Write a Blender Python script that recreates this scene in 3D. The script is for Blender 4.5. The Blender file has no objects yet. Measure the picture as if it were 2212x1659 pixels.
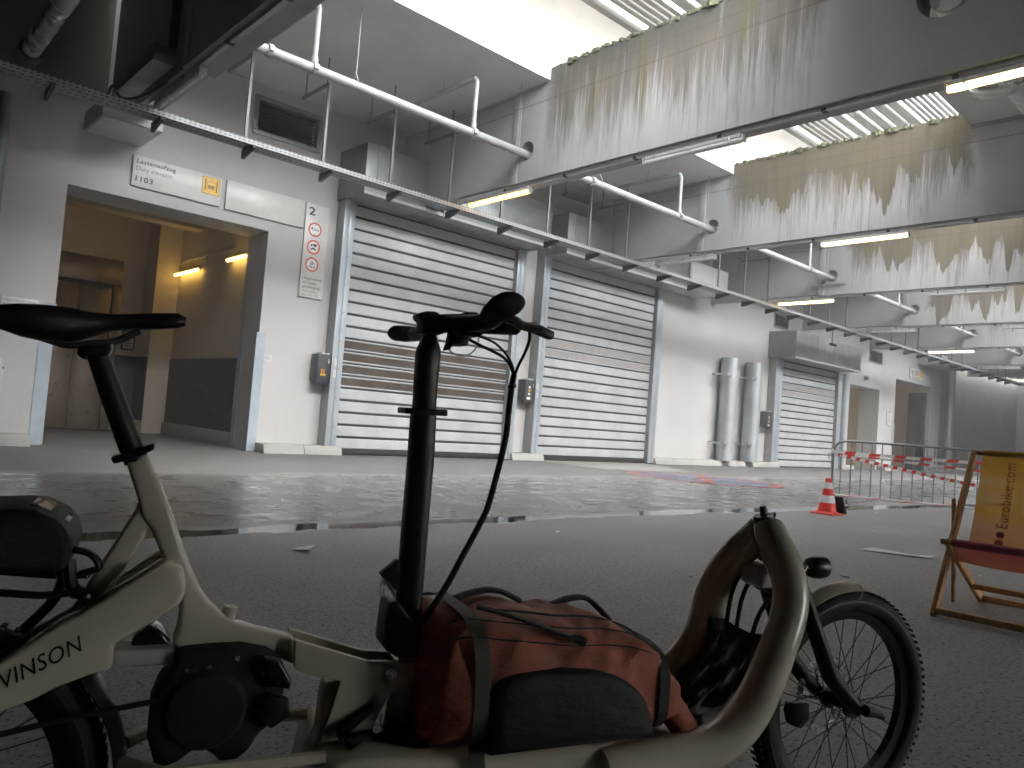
import bpy, bmesh, math, random
from mathutils import Vector, Matrix
R = math.radians
random.seed(7)
SC = bpy.context.scene
COL = SC.collection

# ------------------------------------------------------------------ camera
HC = 0.95
cam = bpy.data.cameras.new("camera")
cam.sensor_width = 36.0
cam.lens = 36.0 * 1647.37 / 2212.0
cam.clip_start, cam.clip_end = 0.02, 400
co = bpy.data.objects.new("camera", cam)
COL.objects.link(co)
_y, _p, _r = R(42.54968), R(2.64131), R(4.4338)
_f = Vector((math.sin(_y) * math.cos(_p), math.cos(_y) * math.cos(_p), math.sin(_p)))
_rt = Vector((math.cos(_y), -math.sin(_y), 0))
_up = _rt.cross(_f)
_rt, _up = math.cos(_r) * _rt + math.sin(_r) * _up, -math.sin(_r) * _rt + math.cos(_r) * _up
co.matrix_world = Matrix(((_rt.x, _up.x, -_f.x, 0), (_rt.y, _up.y, -_f.y, 0), (_rt.z, _up.z, -_f.z, HC), (0, 0, 0, 1)))
SC.camera = co

# ------------------------------------------------------------------ sky, sun, exposure
SUN_EL, SUN_AZ = R(55), R(170)          # azimuth measured from +Y clockwise
w = bpy.data.worlds.new("World")
SC.world = w
w.use_nodes = True
nt = w.node_tree
nt.nodes.clear()
sky = nt.nodes.new("ShaderNodeTexSky")
sky.sky_type = 'NISHITA'
sky.sun_disc = False
sky.sun_elevation = SUN_EL
sky.sun_rotation = SUN_AZ
sky.air_density, sky.dust_density, sky.ozone_density = 1.0, 4.0, 1.0
hs = nt.nodes.new("ShaderNodeHueSaturation")      # overcast: the cloud layer takes the blue out
hs.inputs["Saturation"].default_value = 0.22
bg = nt.nodes.new("ShaderNodeBackground")
bg.inputs["Strength"].default_value = 0.15
wo = nt.nodes.new("ShaderNodeOutputWorld")
nt.links.new(sky.outputs[0], hs.inputs["Color"])
nt.links.new(hs.outputs[0], bg.inputs["Color"])
nt.links.new(bg.outputs[0], wo.inputs["Surface"])
sl = bpy.data.lights.new("sun", 'SUN')
sl.energy = 0.5
sl.angle = R(80)
sl.color = (1.0, 0.97, 0.93)
so = bpy.data.objects.new("sun", sl)
COL.objects.link(so)
_sd = Vector((math.sin(SUN_AZ) * math.cos(SUN_EL), math.cos(SUN_AZ) * math.cos(SUN_EL), math.sin(SUN_EL)))
so.rotation_euler = _sd.to_track_quat('Z', 'Y').to_euler()
so.location = (0, 0, 30)
SC.view_settings.view_transform = 'Standard'
SC.view_settings.look = 'None'
SC.view_settings.gamma = 1.0
SC.view_settings.exposure = 3.98
SC.render.engine = 'CYCLES'
SC.cycles.use_denoising = True
SC.cycles.max_bounces = 10
SC.cycles.diffuse_bounces = 6
SC.cycles.glossy_bounces = 4
SC.cycles.transmission_bounces = 4
SC.cycles.sample_clamp_indirect = 6.0
SC.cycles.volume_bounces = 1
SC.cycles.caustics_reflective = False
SC.cycles.caustics_refractive = False

# ------------------------------------------------------------------ materials
MATS = {}
class NB:
    """small node builder"""
    def __init__(s, name):
        s.m = bpy.data.materials.new(name)
        s.m.use_nodes = True
        s.t = s.m.node_tree
        s.b = s.t.nodes["Principled BSDF"]
        s.out = s.t.nodes["Material Output"]
        MATS[name] = s.m
    def n(s, typ, **kw):
        nd = s.t.nodes.new(typ)
        for k, v in kw.items():
            setattr(nd, k, v)
        return nd
    def l(s, a, b):
        s.t.links.new(a, b)
    def pos(s):
        return s.n("ShaderNodeNewGeometry").outputs["Position"]
    def obj(s):
        return s.n("ShaderNodeTexCoord").outputs["Object"]
    def mapv(s, v, scale=(1, 1, 1), loc=(0, 0, 0), rot=(0, 0, 0)):
        m = s.n("ShaderNodeMapping")
        s.l(v, m.inputs["Vector"])
        m.inputs["Scale"].default_value = scale
        m.inputs["Location"].default_value = loc
        m.inputs["Rotation"].default_value = rot
        return m.outputs[0]
    def noise(s, v, scale=5, detail=4, rough=.55, dim='3D'):
        n = s.n("ShaderNodeTexNoise", noise_dimensions=dim)
        if v is not None:
            s.l(v, n.inputs["Vector"])
        n.inputs["Scale"].default_value = scale
        n.inputs["Detail"].default_value = detail
        n.inputs["Roughness"].default_value = rough
        return n.outputs["Fac"]
    def math(s, op, a, b=None, c=None, clamp=False):
        n = s.n("ShaderNodeMath", operation=op, use_clamp=clamp)
        for i, x in enumerate((a, b, c)):
            if x is None:
                continue
            if isinstance(x, (int, float)):
                n.inputs[i].default_value = x
            else:
                s.l(x, n.inputs[i])
        return n.outputs[0]
    def step(s, v, a, b, c=0.0, d=1.0):
        n = s.n("ShaderNodeMapRange", interpolation_type='SMOOTHSTEP')
        s.l(v, n.inputs["Value"])
        for k, x in zip(("From Min", "From Max", "To Min", "To Max"), (a, b, c, d)):
            n.inputs[k].default_value = x
        return n.outputs[0]
    def mix(s, f, a, b, mode='MIX'):
        n = s.n("ShaderNodeMix", data_type='RGBA', blend_type=mode)
        if isinstance(f, (int, float)):
            n.inputs[0].default_value = f
        else:
            s.l(f, n.inputs[0])
        for i, x in ((6, a), (7, b)):
            if isinstance(x, (tuple, list)):
                n.inputs[i].default_value = (*x[:3], 1)
            else:
                s.l(x, n.inputs[i])
        return n.outputs[2]
    def sep(s, v):
        n = s.n("ShaderNodeSeparateXYZ")
        s.l(v, n.inputs[0])
        return n.outputs
    def comb(s, x, y, z):
        n = s.n("ShaderNodeCombineXYZ")
        for i, q in enumerate((x, y, z)):
            if isinstance(q, (int, float)):
                n.inputs[i].default_value = q
            else:
                s.l(q, n.inputs[i])
        return n.outputs[0]
    def bump(s, h, dist=.01, strength=.5):
        n = s.n("ShaderNodeBump")
        s.l(h, n.inputs["Height"])
        n.inputs["Distance"].default_value = dist
        n.inputs["Strength"].default_value = strength
        s.l(n.outputs[0], s.b.inputs["Normal"])
        return n
    def setv(s, k, v):
        if isinstance(v, (int, float)):
            s.b.inputs[k].default_value = v
        elif isinstance(v, (tuple, list)):
            s.b.inputs[k].default_value = (*v[:3], 1)
        else:
            s.l(v, s.b.inputs[k])

def plain(name, col, rough=.5, metal=0.0, var=.12, scale=6.0, bump=0.0, bscale=80, rvar=.1, spec=None):
    """uneven paint/metal/plastic: colour, gloss and fine relief vary over the surface"""
    b = NB(name)
    p = b.pos()
    n1 = b.noise(p, scale, 5, .6)
    dk = tuple(c * (1 - var) for c in col)
    lt = tuple(min(1, c * (1 + var)) for c in col)
    b.setv("Base Color", b.mix(b.step(n1, .3, .7), dk, lt))
    n2 = b.noise(p, scale * 3.1, 4)
    b.setv("Roughness", b.step(n2, .25, .75, max(.03, rough - rvar), min(1, rough + rvar)))
    b.setv("Metallic", metal)
    if spec is not None:
        b.setv("Specular IOR Level", spec)
    if bump:
        b.bump(b.noise(p, bscale, 3), .004, bump)
    return b.m

def emit(name, col, strength, base=(.8, .8, .8)):
    b = NB(name)
    b.setv("Base Color", base)
    b.setv("Emission Color", col)
    b.setv("Emission Strength", strength)
    return b.m

def m_plaster(name, col, scuff=.25, top_dirt=0.0):
    b = NB(name)
    p = b.pos()
    x, y, z = b.sep(p)
    n1 = b.noise(p, .7, 5, .6)
    n2 = b.noise(p, 9, 6, .65)
    c = b.mix(b.step(n1, .3, .75), tuple(k * .93 for k in col), col)
    c = b.mix(b.math('MULTIPLY', b.step(n2, .62, .8), .10), c, (.35, .33, .30))
    # splash dirt and knocks near the foot of the wall
    low = b.step(z, .15, 1.0, 1.0, 0.0)
    streak = b.noise(b.mapv(p, (7, 7, .6)), 1.0, 5, .7)
    f = b.math('MULTIPLY', b.math('MULTIPLY', low, b.step(streak, .45, .8)), scuff)
    c = b.mix(f, c, (.30, .28, .25))
    dots = b.step(b.noise(p, 26, 2), .735, .76)
    c = b.mix(b.math('MULTIPLY', dots, .5), c, (.2, .19, .17))
    b.setv("Base Color", c)
    b.setv("Roughness", .75)
    b.bump(b.noise(p, 60, 4), .004, .35)
    return b.m

def m_concrete(name, col, seed=0.0, dry=1.0, wet=0.0, moss=0.0, y0=4.3, y1=9.15, warm=0.0):
    """cast concrete; streaks and run-off stains where rain comes through the roof opening"""
    b = NB(name)
    p = b.pos()
    x, y, z = b.sep(p)
    big = b.noise(p, .9, 5, .6)
    fine = b.noise(p, 16, 6, .7)
    c = b.mix(b.step(big, .3, .72), tuple(k * .86 for k in col), col)
    c = b.mix(b.math('MULTIPLY', b.step(fine, .5, .8), .22), c, tuple(k * .6 for k in col))
    pits = b.step(b.noise(p, 38, 2), .74, .77)
    c = b.mix(b.math('MULTIPLY', pits, .6), c, tuple(k * .35 for k in col))
    if dry > 0 or wet > 0:
        sv = b.comb(b.math('ADD', y, seed), 0.0, z)
        s1 = b.noise(b.mapv(sv, (2.6, 1, .16)), 1.0, 6, .68)
        s2 = b.noise(b.mapv(sv, (13.0, 1, .55)), 1.0, 5, .65)
        s3 = b.noise(b.mapv(sv, (38.0, 1, 1.6)), 1.0, 4, .6)
        edge = b.noise(b.mapv(sv, (.8, 1, 1.3)), 1.0, 4, .6)
        yy = b.math('ADD', y, b.math('MULTIPLY', b.math('SUBTRACT', edge, .5), .5))
        rng = b.math('MULTIPLY', b.step(yy, y0, y0 + .25), b.step(yy, y1 - .2, y1 + .1, 1.0, 0.0))
        top = b.step(z, 5.0, 6.9)
        v = b.math('ADD', b.math('ADD', b.math('MULTIPLY', s1, .42), b.math('MULTIPLY', s2, .36)), b.math('MULTIPLY', s3, .28))
        v = b.math('ADD', v, b.math('MULTIPLY', top, .26))
        m = b.math('MULTIPLY', b.math('MULTIPLY', b.step(v, .52, .74), rng), dry)
        hue = b.noise(b.mapv(sv, (3.1, 1, .22), (4, 0, 2)), 1.0, 4, .6)
        scol = b.mix(b.step(hue, .35, .65), (.082, .073, .055), (.115, .088, .048))
        c = b.mix(b.math('MULTIPLY', m, .85), c, scol)
        band = b.math('MULTIPLY', b.step(b.math('ADD', z, b.math('MULTIPLY', s2, .5)), 6.45, 7.1), rng)
        c = b.mix(b.math('MULTIPLY', band, .72 * min(1, dry)), c, (.062, .06, .052))
        lich = b.math('MULTIPLY', b.step(b.noise(p, 11, 6, .75), .52, .64), b.step(z, 6.3, 6.8))
        c = b.mix(b.math('MULTIPLY', b.math('MULTIPLY', lich, rng), .75 * dry), c, (.10, .10, .06))
        pale = b.math('MULTIPLY', b.step(b.noise(b.mapv(sv, (9, 1, .4), (7, 0, 0)), 1.0, 3), .6, .72), rng)
        c = b.mix(b.math('MULTIPLY', pale, .35), c, (.40, .395, .37))
        if moss > 0:
            ms = b.noise(b.mapv(sv, (1.5, 1, .1), (11, 0, 5)), 1.0, 3, .5)
            mm = b.math('MULTIPLY', b.step(ms, .57, .66), b.step(b.math('ADD', z, b.math('MULTIPLY', s2, .8)), 5.5, 6.6))
            mm = b.math('MULTIPLY', b.math('MULTIPLY', mm, rng), b.step(s2, .35, .6))
            c = b.mix(b.math('MULTIPLY', mm, moss), c, (.085, .085, .018))
        if wet > 0:
            wv = b.comb(b.math('ADD', y, seed * 1.7), 0.0, b.math('MULTIPLY', z, .10))
            t1 = b.noise(b.mapv(wv, (1.0, 1, 1)), 1.0, 1, .5)
            t2 = b.noise(b.mapv(wv, (2.9, 1, 2.5)), 1.0, 1, .5)
            t3 = b.noise(b.mapv(wv, (11.0, 1, 6)), 1.0, 2, .5)
            th = b.math('ADD', b.math('ADD', b.math('MULTIPLY', t1, -1.8), b.math('MULTIPLY', t2, -2.6)), b.math('MULTIPLY', t3, -.85))
            th = b.math('ADD', th, 9.05 - wet)
            wm = b.math('MULTIPLY', b.step(b.math('SUBTRACT', z, th), 0.0, .025), rng)
            wc = b.mix(b.step(hue, .3, .7), (.118, .100, .066), (.115, .101, .054))
            wc = b.mix(b.math('MULTIPLY', b.step(s2, .45, .7), .5), wc, (.075, .068, .052))
            c = b.mix(b.math('MULTIPLY', wm, .88), c, wc)
        # shutter-board joints
        for zz, k in ((6.36, .55), (6.62, .45)):
            d = b.math('ABSOLUTE', b.math('SUBTRACT', z, zz + .0))
            ln = b.math('MULTIPLY', b.step(d, .006, .016, 1.0, 0.0), b.step(fine, .3, .6, .4, 1.0))
            c = b.mix(b.math('MULTIPLY', ln, k), c, (.07, .06, .05))
    b.setv("Base Color", c)
    b.setv("Roughness", .82)
    b.bump(b.math('ADD', fine, b.math('MULTIPLY', pits, -.6)), .006, .4)
    return b.m

def m_galv(name, col=(.46, .49, .50), rough=.42, metal=.75, dents=.05, panel=0.0):
    b = NB(name)
    p = b.pos()
    v = b.n("ShaderNodeTexVoronoi")
    b.l(b.mapv(p, (38, 38, 38)), v.inputs["Vector"])
    v.inputs["Scale"].default_value = 1.0
    big = b.noise(p, 1.6, 5, .6)
    c = b.mix(b.step(big, .3, .7), tuple(k * .84 for k in col), tuple(min(1, k * 1.06) for k in col))
    cc = b.n("ShaderNodeRGBToBW")
    b.l(v.outputs["Color"], cc.inputs[0])
    c = b.mix(b.math('MULTIPLY', cc.outputs[0], .18), c, tuple(k * 1.3 for k in col))
    b.setv("Base Color", c)
    b.setv("Metallic", metal)
    b.setv("Roughness", b.step(b.noise(p, 4, 5), .3, .7, rough - .08, rough + .12))
    b.bump(b.noise(p, 2.2, 2), .03, dents)
    return b.m

def m_asphalt():
    b = NB("asphalt")
    p = b.pos()
    x, y, z = b.sep(p)
    big = b.noise(p, .45, 6, .6)
    mid = b.noise(p, 2.1, 5, .6)
    grain = b.noise(p, 150, 4, .75)
    vor = b.n("ShaderNodeTexVoronoi")
    b.l(p, vor.inputs["Vector"])
    vor.inputs["Scale"].default_value = 70
    stone = vor.outputs["Distance"]
    yj = b.math('ADD', y, b.math('MULTIPLY', b.math('SUBTRACT', mid, .5), .5))
    yj = b.math('ADD', yj, b.math('MULTIPLY', b.math('SUBTRACT', big, .5), 1.2))
    # rain wets the strip under the roof openings
    wet = b.math('MULTIPLY', b.step(yj, 3.75, 4.15), b.step(yj, 9.3, 9.75, 1.0, 0.0))
    damp = b.math('MULTIPLY', b.step(yj, 5.35, 5.6), b.step(yj, 9.2, 9.7, 1.0, 0.0))
    # standing water in the shallow gutter line
    gx = b.math('MAXIMUM', b.math('SUBTRACT', x, 8.0), 0.0)
    pc = b.math('SUBTRACT', 5.34, b.math('MULTIPLY', gx, .082))
    ed = b.noise(b.mapv(p, (1.2, 2.4, 1)), 1.0, 5, .65)
    pd = b.math('ABSOLUTE', b.math('SUBTRACT', b.math('SUBTRACT', y, pc), b.math('MULTIPLY', b.math('SUBTRACT', ed, .5), .55)))
    pud = b.math('MULTIPLY', b.step(pd, .135, .17, 1.0, 0.0), b.math('MULTIPLY', b.step(x, 1.05, 1.25), b.step(x, 17.5, 18.5, 1.0, 0.0)))
    # small scattered pools in the wet strip
    sp = b.step(b.noise(b.mapv(p, (.9, 2.2, 1), (3, 1, 0)), 1.0, 5, .6), .60, .66)
    pool = b.math('MULTIPLY', sp, damp)
    dry_c = b.mix(b.step(big, .3, .7), (.27, .267, .261), (.34, .336, .328))
    dry_c = b.mix(b.math('MULTIPLY', b.step(stone, .0, .40, 1.0, 0.0), .55), dry_c, (.34, .33, .31))
    dry_c = b.mix(b.step(b.noise(p, 60, 3), .56, .68), dry_c, (.055, .053, .05))
    mot = b.noise(p, 30, 6, .72)
    dry_c = b.mix(b.step(mot, .5, .72, 0.0, .55), dry_c, (.075, .073, .07))
    dry_c = b.mix(b.step(mot, .28, .46, .45, 0.0), dry_c, (.44, .435, .42))
    wet_c = b.mix(.72, dry_c, (.03, .03, .03))
    c = b.mix(b.math('MULTIPLY', b.math('MAXIMUM', damp, b.math('MULTIPLY', wet, .45)), .85), dry_c, wet_c)
    # asphalt darkened along the wall to offset the strong light there
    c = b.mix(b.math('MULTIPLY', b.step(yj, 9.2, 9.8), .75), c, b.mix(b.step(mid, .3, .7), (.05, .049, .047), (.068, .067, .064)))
    c = b.mix(pud, c, (.02, .02, .019))
    b.setv("Base Color", c)
    r = b.math('SUBTRACT', .66, b.math('MULTIPLY', wet, .18))
    r = b.math('SUBTRACT', r, b.math('MULTIPLY', damp, b.step(mid, .3, .7, .10, .26)))
    r = b.math('SUBTRACT', r, b.math('MULTIPLY', pool, .16))
    r = b.math('MAXIMUM', b.math('SUBTRACT', r, b.math('MULTIPLY', pud, .9)), .03)
    b.setv("Roughness", r)
    h = b.math('ADD', b.math('MULTIPLY', grain, .6), b.math('MULTIPLY', stone, .7))
    h = b.math('ADD', h, b.math('MULTIPLY', b.noise(b.mapv(p, (6, 14, 1)), 1.0, 3), .25))
    k = b.math('SUBTRACT', 1.0, b.math('MULTIPLY', pud, .985))
    k = b.math('MULTIPLY', k, b.math('SUBTRACT', 1.0, b.math('MULTIPLY', pool, .6)))
    k = b.math('MULTIPLY', k, b.math('SUBTRACT', 1.0, b.math('MULTIPLY', damp, .8)))
    bn = b.bump(b.math('MULTIPLY', h, k), .006, .5)
    return b.m

def m_perf(name, base, hole, sx, sz, coord='pos'):
    """perforated sheet: rows of small slots"""
    b = NB(name)
    p = b.pos()
    x, y, z = b.sep(p)
    fx = b.math('FRACT', b.math('MULTIPLY', x, sx))
    fz = b.math('FRACT', b.math('MULTIPLY', z if sz > 0 else y, abs(sz)))
    a = b.math('MULTIPLY', b.step(fx, .25, .3), b.step(fx, .75, .8, 1.0, 0.0))
    d = b.math('MULTIPLY', b.step(fz, .3, .36), b.step(fz, .64, .7, 1.0, 0.0))
    m = b.math('MULTIPLY', a, d)
    n = b.noise(p, 5, 4)
    c = b.mix(b.step(n, .3, .7), tuple(k * .85 for k in base), base)
    b.setv("Base Color", b.mix(m, c, hole))
    b.setv("Roughness", .5)
    b.setv("Metallic", .3)
    return b.m

def m_canvas():
    b = NB("deck_canvas")
    tc = b.n("ShaderNodeTexCoord").outputs["UV"]
    u, v, _ = b.sep(tc)
    r = b.n("ShaderNodeValToRGB")
    b.l(v, r.inputs[0])
    cr = r.color_ramp
    cr.elements[0].position, cr.elements[0].color = 0.0, (.86, .48, .005, 1)
    cr.elements[1].position, cr.elements[1].color = 1.0, (.42, .075, .10, 1)
    e = cr.elements.new(.36); e.color = (.84, .45, .01, 1)
    e = cr.elements.new(.42); e.color = (.76, .38, .12, 1)
    e = cr.elements.new(.62); e.color = (.66, .24, .10, 1)
    weave = b.noise(b.mapv(tc, (300, 700, 1)), 1.0, 2)
    c = b.mix(b.math('MULTIPLY', weave, .2), r.outputs[0], (.1, .05, .02))
    b.setv("Base Color", c)
    b.setv("Roughness", .85)
    tr = b.n("ShaderNodeBsdfTranslucent")
    b.l(c, tr.inputs[0])
    tp = b.n("ShaderNodeBsdfTransparent")
    mx = b.n("ShaderNodeMixShader")
    mx.inputs[0].default_value = .6
    b.l(b.b.outputs[0], mx.inputs[1]); b.l(tr.outputs[0], mx.inputs[2])
    mx2 = b.n("ShaderNodeMixShader")
    mx2.inputs[0].default_value = .10
    b.l(mx.outputs[0], mx2.inputs[1]); b.l(tp.outputs[0], mx2.inputs[2])
    b.l(mx2.outputs[0], b.out.inputs[0])
    return b.m

def m_stripes(name, c1, c2, along='u', n=10, duty=.5, rough=.4, skew=0.0):
    b = NB(name)
    tc = b.n("ShaderNodeTexCoord").outputs["UV"]
    u, v, _ = b.sep(tc)
    q = b.math('ADD', u, b.math('MULTIPLY', v, skew))
    f = b.math('FRACT', b.math('MULTIPLY', q, n))
    m = b.step(f, duty - .005, duty + .005)
    g = b.noise(b.pos(), 30, 4)
    c = b.mix(m, c1, c2)
    c = b.mix(b.math('MULTIPLY', b.step(g, .5, .8), .18), c, (.25, .2, .2))
    b.setv("Base Color", c)
    b.setv("Roughness", rough)
    return b.m

def m_wood():
    b = NB("beech_wood")
    p = b.obj()
    g = b.noise(b.mapv(p, (60, 60, 3)), 1.0, 5, .6)
    g2 = b.noise(p, 6, 3)
    c = b.mix(b.step(g, .3, .7), (.44, .22, .08), (.60, .34, .14))
    c = b.mix(b.math('MULTIPLY', b.step(g2, .5, .8), .4), c, (.22, .10, .04))
    b.setv("Base Color", c)
    b.setv("Roughness", .5)
    b.bump(g, .002, .3)
    return b.m

def m_fabric(name, col, scale=500, wr=.6):
    b = NB(name)
    p = b.obj()
    n1 = b.noise(p, 7, 5, .6)
    wv = b.noise(p, scale, 2)
    c = b.mix(b.step(n1, .3, .75), tuple(k * .75 for k in col), tuple(min(1, k * 1.1) for k in col))
    b.setv("Base Color", c)
    b.setv("Roughness", .62)
    h = b.math('ADD', b.math('MULTIPLY', wv, .12), b.math('MULTIPLY', b.noise(b.mapv(p, (9, 14, 16)), 1.0, 4, .55), 1.0))
    b.bump(h, .02, wr)
    return b.m

M = {}
M['plaster'] = m_plaster("white_wall_paint", (.51, .507, .497))
M['plaster_in'] = m_plaster("cream_lobby_paint", (.70, .64, .50), .15)
M['dado'] = plain("dark_dado_paint", (.045, .052, .058), .55, 0, .15, 3)
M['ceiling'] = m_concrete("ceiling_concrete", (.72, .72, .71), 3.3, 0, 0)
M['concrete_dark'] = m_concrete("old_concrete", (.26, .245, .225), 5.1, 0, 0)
M['wall_brown'] = m_concrete("dark_brown_wall", (.15, .132, .108), 6.0, 0, 0)
M['moss'] = plain('grey_green_moss', (.085, .085, .05), .95, 0, .5, 9)
M['kerb'] = m_concrete("kerb_concrete", (.36, .355, .335), 2.0, 0, 0)
M['upstand'] = m_concrete("pale_concrete", (.68, .66, .60), 8.0, 0, 0)
M['galv'] = m_galv("galvanised_steel")
M['galv_dark'] = m_galv("hood_sheet_steel", (.26, .28, .28), .42, .6, .12)
M['slat'] = m_galv("shutter_aluminium", (.41, .43, .435), .5, .08, 0.0)
M['rubber'] = plain("black_rubber", (.009, .009, .009), .75, 0, .2, 10)
M['gap'] = plain("shutter_joint_black", (.02, .021, .022), .7)
M['pane'] = plain("smoked_window_pane", (.085, .072, .06), .12, 0, .2, 2, 0, 80, .05)
M['vent'] = m_perf("perforated_slat", (.42, .41, .40), (.13, .12, .11), 22, 22)
M['track'] = plain("guide_rail_blue_grey", (.40, .45, .48), .42, .35, .08, 2)
M['guard'] = plain("corner_guard_blue_grey", (.36, .42, .47), .40, .3, .1, 2.5, .1, 9)
M['steel_side'] = plain("frame_side_steel", (.30, .31, .30), .5, .3, .1, 3)
M['tray'] = m_perf("cable_tray_side", (.44, .46, .47), (.05, .05, .05), 14, 26)
M['tray_bottom'] = m_perf("cable_tray_floor", (.26, .30, .31), (.07, .08, .08), 11, -7)
M['strut'] = m_perf('slotted_strut_steel', (.20, .205, .205), (.06, .06, .06), 0.0, 12)
M['pipe'] = plain("pale_grey_pipe_paint", (.35, .36, .36), .4, 0, .08, 5)
M['blackmetal'] = plain("dark_bracket_steel", (.06, .065, .065), .5, .4, .2, 8)
M['lampbody'] = plain("grey_lamp_housing", (.52, .53, .52), .45, 0, .08, 6)
M['lampoff'] = plain("unlit_lamp_cover", (.66, .67, .66), .25, 0, .06, 5)
M['warm'] = emit("lit_tube_warm", (1.0, .55, .11), .42)
M['warm2'] = emit("lit_tube_white", (1.0, .68, .28), .55)
M['cool'] = emit("lit_tube_cool", (1.0, .84, .72), .4)
M['yellowlamp'] = emit("lit_tube_yellow", (1.0, .60, .15), .48)
M['sign'] = plain("white_sign_board", (.60, .60, .57), .35, 0, .05, 3)
M['ink'] = plain("black_lettering", (.03, .03, .03), .5)
M['ink_grey'] = plain("grey_lettering", (.16, .16, .15), .5)
M['yellow'] = plain("yellow_pictogram_plate", (.80, .47, .03), .4, 0, .06, 4)
M['red'] = plain("red_sign_ring", (.62, .10, .08), .4, 0, .06, 8)
M['white'] = plain("white_sign_disc", (.78, .78, .75), .4, 0, .04, 8)
M['dkgrey'] = plain("anthracite_plastic", (.045, .05, .058), .42, 0, .12, 8)
M['black'] = plain("black_plastic", (.006, .006, .0065), .38, 0, .25, 12)
M['blackmatte'] = plain("matt_black_paint", (.006, .0065, .008), .45, 0, .2, 12)
M['darkvoid'] = plain("dark_grille", (.03, .032, .033), .6, 0, .2, 5)
M['foil'] = m_galv("duct_foil_wrap", (.62, .62, .60), .30, .9, .5)
M['spiral'] = m_galv("spiral_duct_steel", (.42, .45, .46), .45, .55, .03)
M['bronze'] = plain("brown_lift_door", (.22, .18, .135), .35, .4, .08, 2)
M['cream'] = plain("cream_frame_paint", (.62, .575, .46), .22, 0, .05, 6, 0, 80, .04)
M['chrome'] = plain("bright_steel", (.6, .6, .6), .22, 1.0, .1, 30)
M['orange'] = m_fabric("orange_bag_cloth", (.46, .135, .078))
M['bagblack'] = m_fabric("black_bag_cloth", (.006, .0057, .006))
M['strap'] = m_fabric("olive_webbing", (.055, .058, .046), 900, .2)
M['film'] = plain("glossy_black_sheet", (.012, .013, .014), .16, 0, .2, 6, .8, 9, .08)
M['grey'] = plain("reflective_grey", (.45, .45, .43), .4)
M['cone_red'] = plain("cone_red_orange", (.80, .055, .03), .38, 0, .07, 14)
M['cone_white'] = plain("cone_white_band", (.78, .76, .76), .35, 0, .06, 14)
M['barrier'] = m_galv("barrier_steel", (.25, .26, .26), .45, .7, .05)
M['paper'] = plain("litter_paper", (.70, .70, .69), .7, 0, .06, 20)
M['wood'] = m_wood()
M['canvas'] = m_canvas()
M['pinkcloth'] = m_fabric("pink_red_canvas", (.33, .055, .075), 700, .1)
M['print_red'] = plain("red_print", (.42, .10, .02), .7)
M['print_pink'] = plain("pink_print", (.45, .10, .05), .7)
def m_roadpaint(name, col):
    b = NB(name)
    p = b.pos()
    wear = b.step(b.noise(p, 3.2, 7, .72), .40, .60)
    g = b.step(b.noise(p, 60, 3), .45, .65)
    f = b.math('MAXIMUM', wear, b.math('MULTIPLY', g, .6))
    b.setv("Base Color", b.mix(b.math('MULTIPLY', f, .9), col, (.10, .098, .094)))
    b.setv("Roughness", b.step(wear, 0, 1, .38, .6))
    b.bump(b.noise(p, 120, 3), .004, .4)
    return b.m
M['markred'] = m_roadpaint("worn_red_road_paint", (.36, .085, .06))
M['markblue'] = m_roadpaint("worn_blue_road_paint", (.09, .17, .30))
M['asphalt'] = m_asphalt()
M['apron'] = m_concrete("worn_screed", (.24, .235, .22), 4.0, 0, 0)
M['louvre'] = plain("grey_louvre_metal", (.17, .165, .155), .45, 0, .05, 4)
M['louvre_bracket'] = plain("louvre_bracket_white", (.78, .77, .74), .5)
M['tape'] = m_stripes("barrier_tape", (.78, .78, .77), (.70, .06, .05), 'u', 7, .56, .35, .012)
M['tape2'] = m_stripes("barrier_tape_short", (.78, .78, .77), (.70, .06, .05), 'u', 22, .54, .35, .008)
M['railtape'] = m_stripes("tape_on_rail", (.68, .68, .66), (.66, .08, .06), 'u', 5, .82, .5, .3)

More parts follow.
